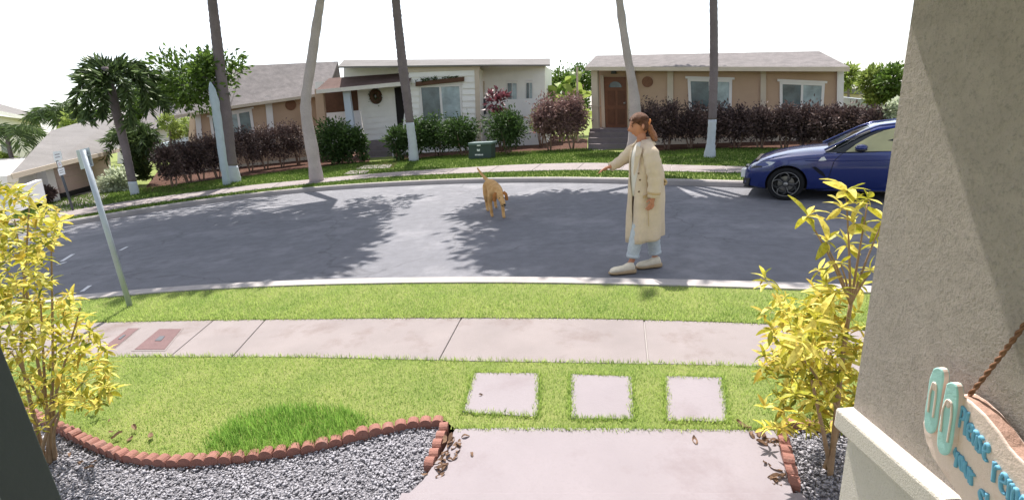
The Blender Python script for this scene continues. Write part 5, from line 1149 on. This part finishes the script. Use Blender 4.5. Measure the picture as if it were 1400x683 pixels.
bd = MB().rings(rr).build('body', M['car_blue'], t, smooth=True)
cut = MB()
for s in (0, 2.82): cut.tube([cp(s, -1.1, .335), cp(s, 1.1, .335)], .375*KC, 40)
cu = cut.build('arch_cutter', M['seam']); cu.data.transform(Matrix.Translation(-Vector(oc)))
cu.location = tuple(oc)
bo_ = bd.modifiers.new('b', 'BOOLEAN'); bo_.operation = 'DIFFERENCE'; bo_.object = cu; bo_.solver = 'EXACT'
bpy.context.view_layer.update(); dg = bpy.context.evaluated_depsgraph_get(); nm_ = bpy.data.meshes.new_from_object(bd.evaluated_get(dg)); bd.modifiers.clear(); bd.data = nm_; bpy.data.objects.remove(cu)
nm_.materials.clear(); nm_.materials.append(M['car_blue'])
nm_.polygons.foreach_set('material_index', np.zeros(len(nm_.polygons), np.int32))
try: nm_.set_sharp_from_angle(angle=math.radians(38))
except Exception: pass
MB().prism([cp(-.6, .62, .2), cp(3.6, .62, .2), cp(3.6, .62, .8), cp(-.6, .62, .8)], wc*1.24*KC).build('chassis', M['rubber_dark'], t)
def patch(name, poly, m, out=.006, th=.02, parent=t, step=.08):
    pl2 = resample([tuple(p)+(0,) for p in poly]+[tuple(poly[0])+(0,)], step)[:-1]; P3 = [cp(p[0], side_y(p[0], p[1])+out, p[1]) for p in pl2]
    c = np.mean([p[:2] for p in pl2], 0); ctr = cp(c[0], side_y(*c)+out, c[1]); b = MB(); n = len(P3); bk = [p+wc*th*KC for p in P3]
    b.add(P3+bk+[ctr], [(i, (i+1) % n, 2*n) for i in range(n)]+[(i, i+n, (i+1) % n+n, (i+1) % n) for i in range(n)]); return b.build(name, M[m], parent)
def line(name, pts, m, r=.006, out=.0, parent=t):
    q = resample([tuple(p)+(0,) for p in pts], .06); return MB().tube([cp(p[0], side_y(p[0], p[1])+out, p[1]) for p in q], r*KC, 5).build(name, M[m], parent)
# greenhouse
ZR = np.array([(.62, 1.0, .70), (.8, 1.10, .70), (1.05, 1.25, .66), (1.4, 1.41, .6), (1.9, 1.47, .585), (2.4, 1.45, .58), (2.8, 1.35, .57), (3.1, 1.22, .58), (3.4, 1.06, .62)])
def gh(s, dz=0.):
    zr, yr = (float(np.interp(s, ZR[:, 0], ZR[:, j])) for j in (1, 2)); zb = min(.95, zr-.03); h = zr-zb
    return [(.875, zb-.06), (.87, zb), (.87-(.87-yr)*.35, zb+.4*h), (yr+.05, zb+.82*h), (yr, zb+.93*h+dz), (yr*.6, zr-.01+dz), (0, zr+dz)]
def ghy(s, z): h = gh(s); return float(np.interp(z, [p[1] for p in h[1:5]], [p[0] for p in h[1:5]]))
rr = []
for s in np.linspace(.62, 3.4, 26): h = gh(s); rr.append([cp(s, y, z) for y, z in h]+[cp(s, -y, z) for y, z in h[-2::-1]])
MB().rings(rr, closed=False, caps=False).build('glasshouse', M['car_glass'], t, smooth=True)
rr = []
for s in np.linspace(1.3, 2.85, 18): h = gh(s, .012)[3:]; rr.append([cp(s, y+.008, z) for y, z in h]+[cp(s, -y-.008, z) for y, z in h[-2::-1]])
rf_ = MB().rings(rr, closed=False, caps=False).build('roof', M['car_blue'], t, smooth=True)
def gpath(name, pts, m, r, parent=t, flat=1., out=.01):
    q = resample([tuple(p)+(0,) for p in pts], .08); return MB().tube([cp(p[0], ghy(p[0], p[1])+out, p[1]) for p in q], r*KC, 6, flat=flat).build(name, M[m], parent, smooth=True)
for sg in (1, -1):
    q = resample([(.6, .87, 1.0), (.9, .8, 1.16), (1.2, .71, 1.32), (1.42, .655, 1.405), (1.9, .63, 1.45), (2.4, .625, 1.43), (2.85, .62, 1.32), (3.15, .68, 1.15), (3.38, .78, 1.02)], .08)
    MB().tube([cp(p[0], sg*p[1], p[2]) for p in q], .02*KC, 8).build('roof_rail', M['car_blue'], t, smooth=True)
def gpatch(name, poly, m, out=.012):
    P3 = [cp(s, ghy(s, z)+out, z) for s, z in poly]; return MB().prism(P3, wc*.01*KC).build(name, M[m], t)
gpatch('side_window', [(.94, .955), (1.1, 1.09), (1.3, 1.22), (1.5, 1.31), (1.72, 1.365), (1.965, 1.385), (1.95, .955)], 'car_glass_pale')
gpatch('side_window', [(2.04, .957), (2.06, 1.385), (2.4, 1.36), (2.65, 1.28), (2.92, 1.1), (2.9, .965)], 'car_glass')
gpath('window_trim', [(.8, .945), (1.4, .95), (2.0, .955), (2.95, .965)], 'rim_black', .011)
gpath('door_pillar', [(1.995, .96), (2.015, 1.36)], 'rim_black', .04)
gpatch('quarter_window', [(.84, .95), (.92, .95), (1.08, 1.09), (1.04, 1.1)], 'car_glass', .014)
# doors: shut lines pressed into the side, handle, sill light line
line('door_seam', [(.74, .25), (.72, .5), (.78, .8), (.9, .935)], 'seam'); line('door_seam', [(1.93, .24), (1.95, .6), (1.985, .95)], 'seam'); line('door_seam', [(.74, .25), (1.93, .24)], 'seam'); line('door_seam', [(1.93, .24), (2.4, .24)], 'seam')
hd = patch('door_handle', [(1.66, .79), (1.72, .775), (1.88, .785), (1.92, .805), (1.88, .825), (1.7, .82)], 'car_blue', .03, .03); line('handle_recess', [(1.66, .77), (1.9, .775)], 'seam', .008, 0, hd)
line('waist_crease', [(.3, .80), (.9, .79), (1.8, .80), (2.6, .82)], 'car_blue', .012, -.004)
patch('sill_trim', [(.5, .215), (.9, .225), (2.35, .225), (2.35, .25), (.9, .255)], 'car_blue', .014)
patch('fender_vent', [(.42, .68), (.47, .70), (.62, .58), (.68, .47), (.62, .5), (.5, .6)], 'seam', .008)
bg_ = patch('fender_badge', [(.52, .80), (.66, .80), (.59, .90)], 'plate_white', .008); patch('badge_leaf', [(.575, .81), (.605, .81), (.59, .865)], 'leaf_green', .012, .02, bg_)
# mirror
m = MB(); m.sphere(cp(1.17, 1.0, 1.04), (.1*KC, .1*KC, .065*KC), 12, 8); mi_ = m.build('mirror', M['car_blue'], t, smooth=True); MB().tube([cp(1.2, .88, .96), cp(1.18, 1.0, 1.01)], .025*KC, 6).build('mirror_stalk', M['rim_black'], mi_)
m = MB(); m.sphere(cp(1.17, 1.0, 1.005), (.098*KC, .098*KC, .04*KC), 12, 6); m.build('mirror_base', M['rim_black'], mi_, smooth=True)
# headlights, grille, plate, lower intakes
for sg in (1, -1):
    poly = [(-.7, .63), (-.58, .65), (-.42, .67), (-.28, .72), (-.22, .775), (-.34, .79), (-.5, .765), (-.63, .71)]
    P3 = [cp(s, sg*(side_y(s, min(z, sv(s)[2]-.01))+.006), z) for s, z in poly]; hl = MB().prism(P3, (wc if sg > 0 else -wc)*.05*KC).build('headlight', M['lamp_clear'], t)
    P3 = [cp(s, sg*(side_y(s, min(z, sv(s)[2]-.01))+.012), z) for s, z in [(-.68, .635), (-.58, .655), (-.46, .672), (-.46, .7), (-.6, .7)]]; MB().prism(P3, (wc if sg > 0 else -wc)*.04*KC).build('headlight_insert', M['rim_black'], hl)
    MB().prism([cp(-.8, sg*.6, .29), cp(-.68, sg*.8, .27), cp(-.66, sg*.815, .44), cp(-.79, sg*.66, .42)], -uc*.02*KC).build('intake', M['rim_black'], t)
MB().prism([cp(-.825, .17, .62), cp(-.825, -.17, .62), cp(-.85, -.1, .42), cp(-.85, 0, .3), cp(-.85, .1, .42)], uc*.05*KC).build('grille', M['rim_black'], t)
pt2 = MB().prism([cp(-.86, .66, .44), cp(-.86, .3, .44), cp(-.86, .3, .60), cp(-.86, .66, .60)], uc*.12*KC).build('number_plate', M['plate_white'], t)
MB().rings([[cp(-.8+.1*k, y, z) for y, z in ((-.6-.08*k, .22), (.6+.08*k, .22), (.6+.08*k, .25), (-.6-.08*k, .25))] for k in range(3)]).build('front_splitter', M['rim_black'], t)
# wheels
def wheel(s, sg):
    w = None
    def L(prof, seg=40):      # lathe about the axle; prof: (radius, outwards)
        b = MB(); rg = [[cp(s+r*math.cos(a), sg*(.915-.2+ox), .33+r*math.sin(a)) for a in (2*math.pi*k/seg for k in range(seg))] for r, ox in prof]; b.rings(rg, caps=False); return b
    ty = L([(.235, -.03), (.3, -.03), (.325, 0), (.332, .03), (.332, .16), (.325, .19), (.3, .205), (.25, .2), (.245, .17)]).build('wheel', M['tyre'], t, smooth=True)
    L([(.25, .2), (.245, .208), (.232, .2), (.228, .05), (.2, .03), (.0, .03)]).build('rim', M['rim_black'], ty, smooth=True)
    L([(.246, .2), (.247, .211), (.237, .212), (.236, .2)]).build('rim_lip', M['rim_edge'], ty, smooth=True)
    L([(.15, .06), (.15, .075), (.0, .08)]).build('brake_disc', M['rim_edge'], ty)
    for k in range(5):
        a0 = math.pi/2+2*math.pi*k/5+.2; c0, s0 = math.cos(a0), math.sin(a0); q = []
        for j in range(17):
            a = 2*math.pi*j/16; rad = .142+.098*math.cos(a); tan_ = .078*math.sin(a)*(1.0 if math.cos(a) > -.3 else .75)
            q.append(cp(s+c0*rad-s0*tan_, sg*(.915-.2+.185+.012*math.cos(a)), .33+s0*rad+c0*tan_))
        MB().tube(q, .0145*KC, 6, caps=False).build('spoke_ring', M['rim_black'], ty, smooth=True); MB().tube([p-wc*sg*.011*KC for p in q[9:16]], .0062*KC, 5).build('spoke_edge', M['rim_edge'], ty, smooth=True)
    L([(.05, .17), (.048, .2), (.03, .21), (0, .212)], 16).build('hub_cap', M['rim_edge'], ty, smooth=True)
for s in (0, 2.82):
    for sg in (1, -1): wheel(s, sg)
for sg in (1, -1): MB().tube([cp(.0, sg*.3, .33), cp(.0, sg*.72, .33)], .08*KC, 10).build('axle', M['rubber_dark'], t)
MB().prism([cp(3.84, .75, .8), cp(3.84, .35, .8), cp(3.84, .35, .9), cp(3.84, .75, .9)], uc*.03*KC).build('tail_lamp', M['sign_red_print'], t)
MB().prism([cp(3.84, -.75, .8), cp(3.84, -.35, .8), cp(3.84, -.35, .9), cp(3.84, -.75, .9)], uc*.03*KC).build('tail_lamp', M['sign_red_print'], t)
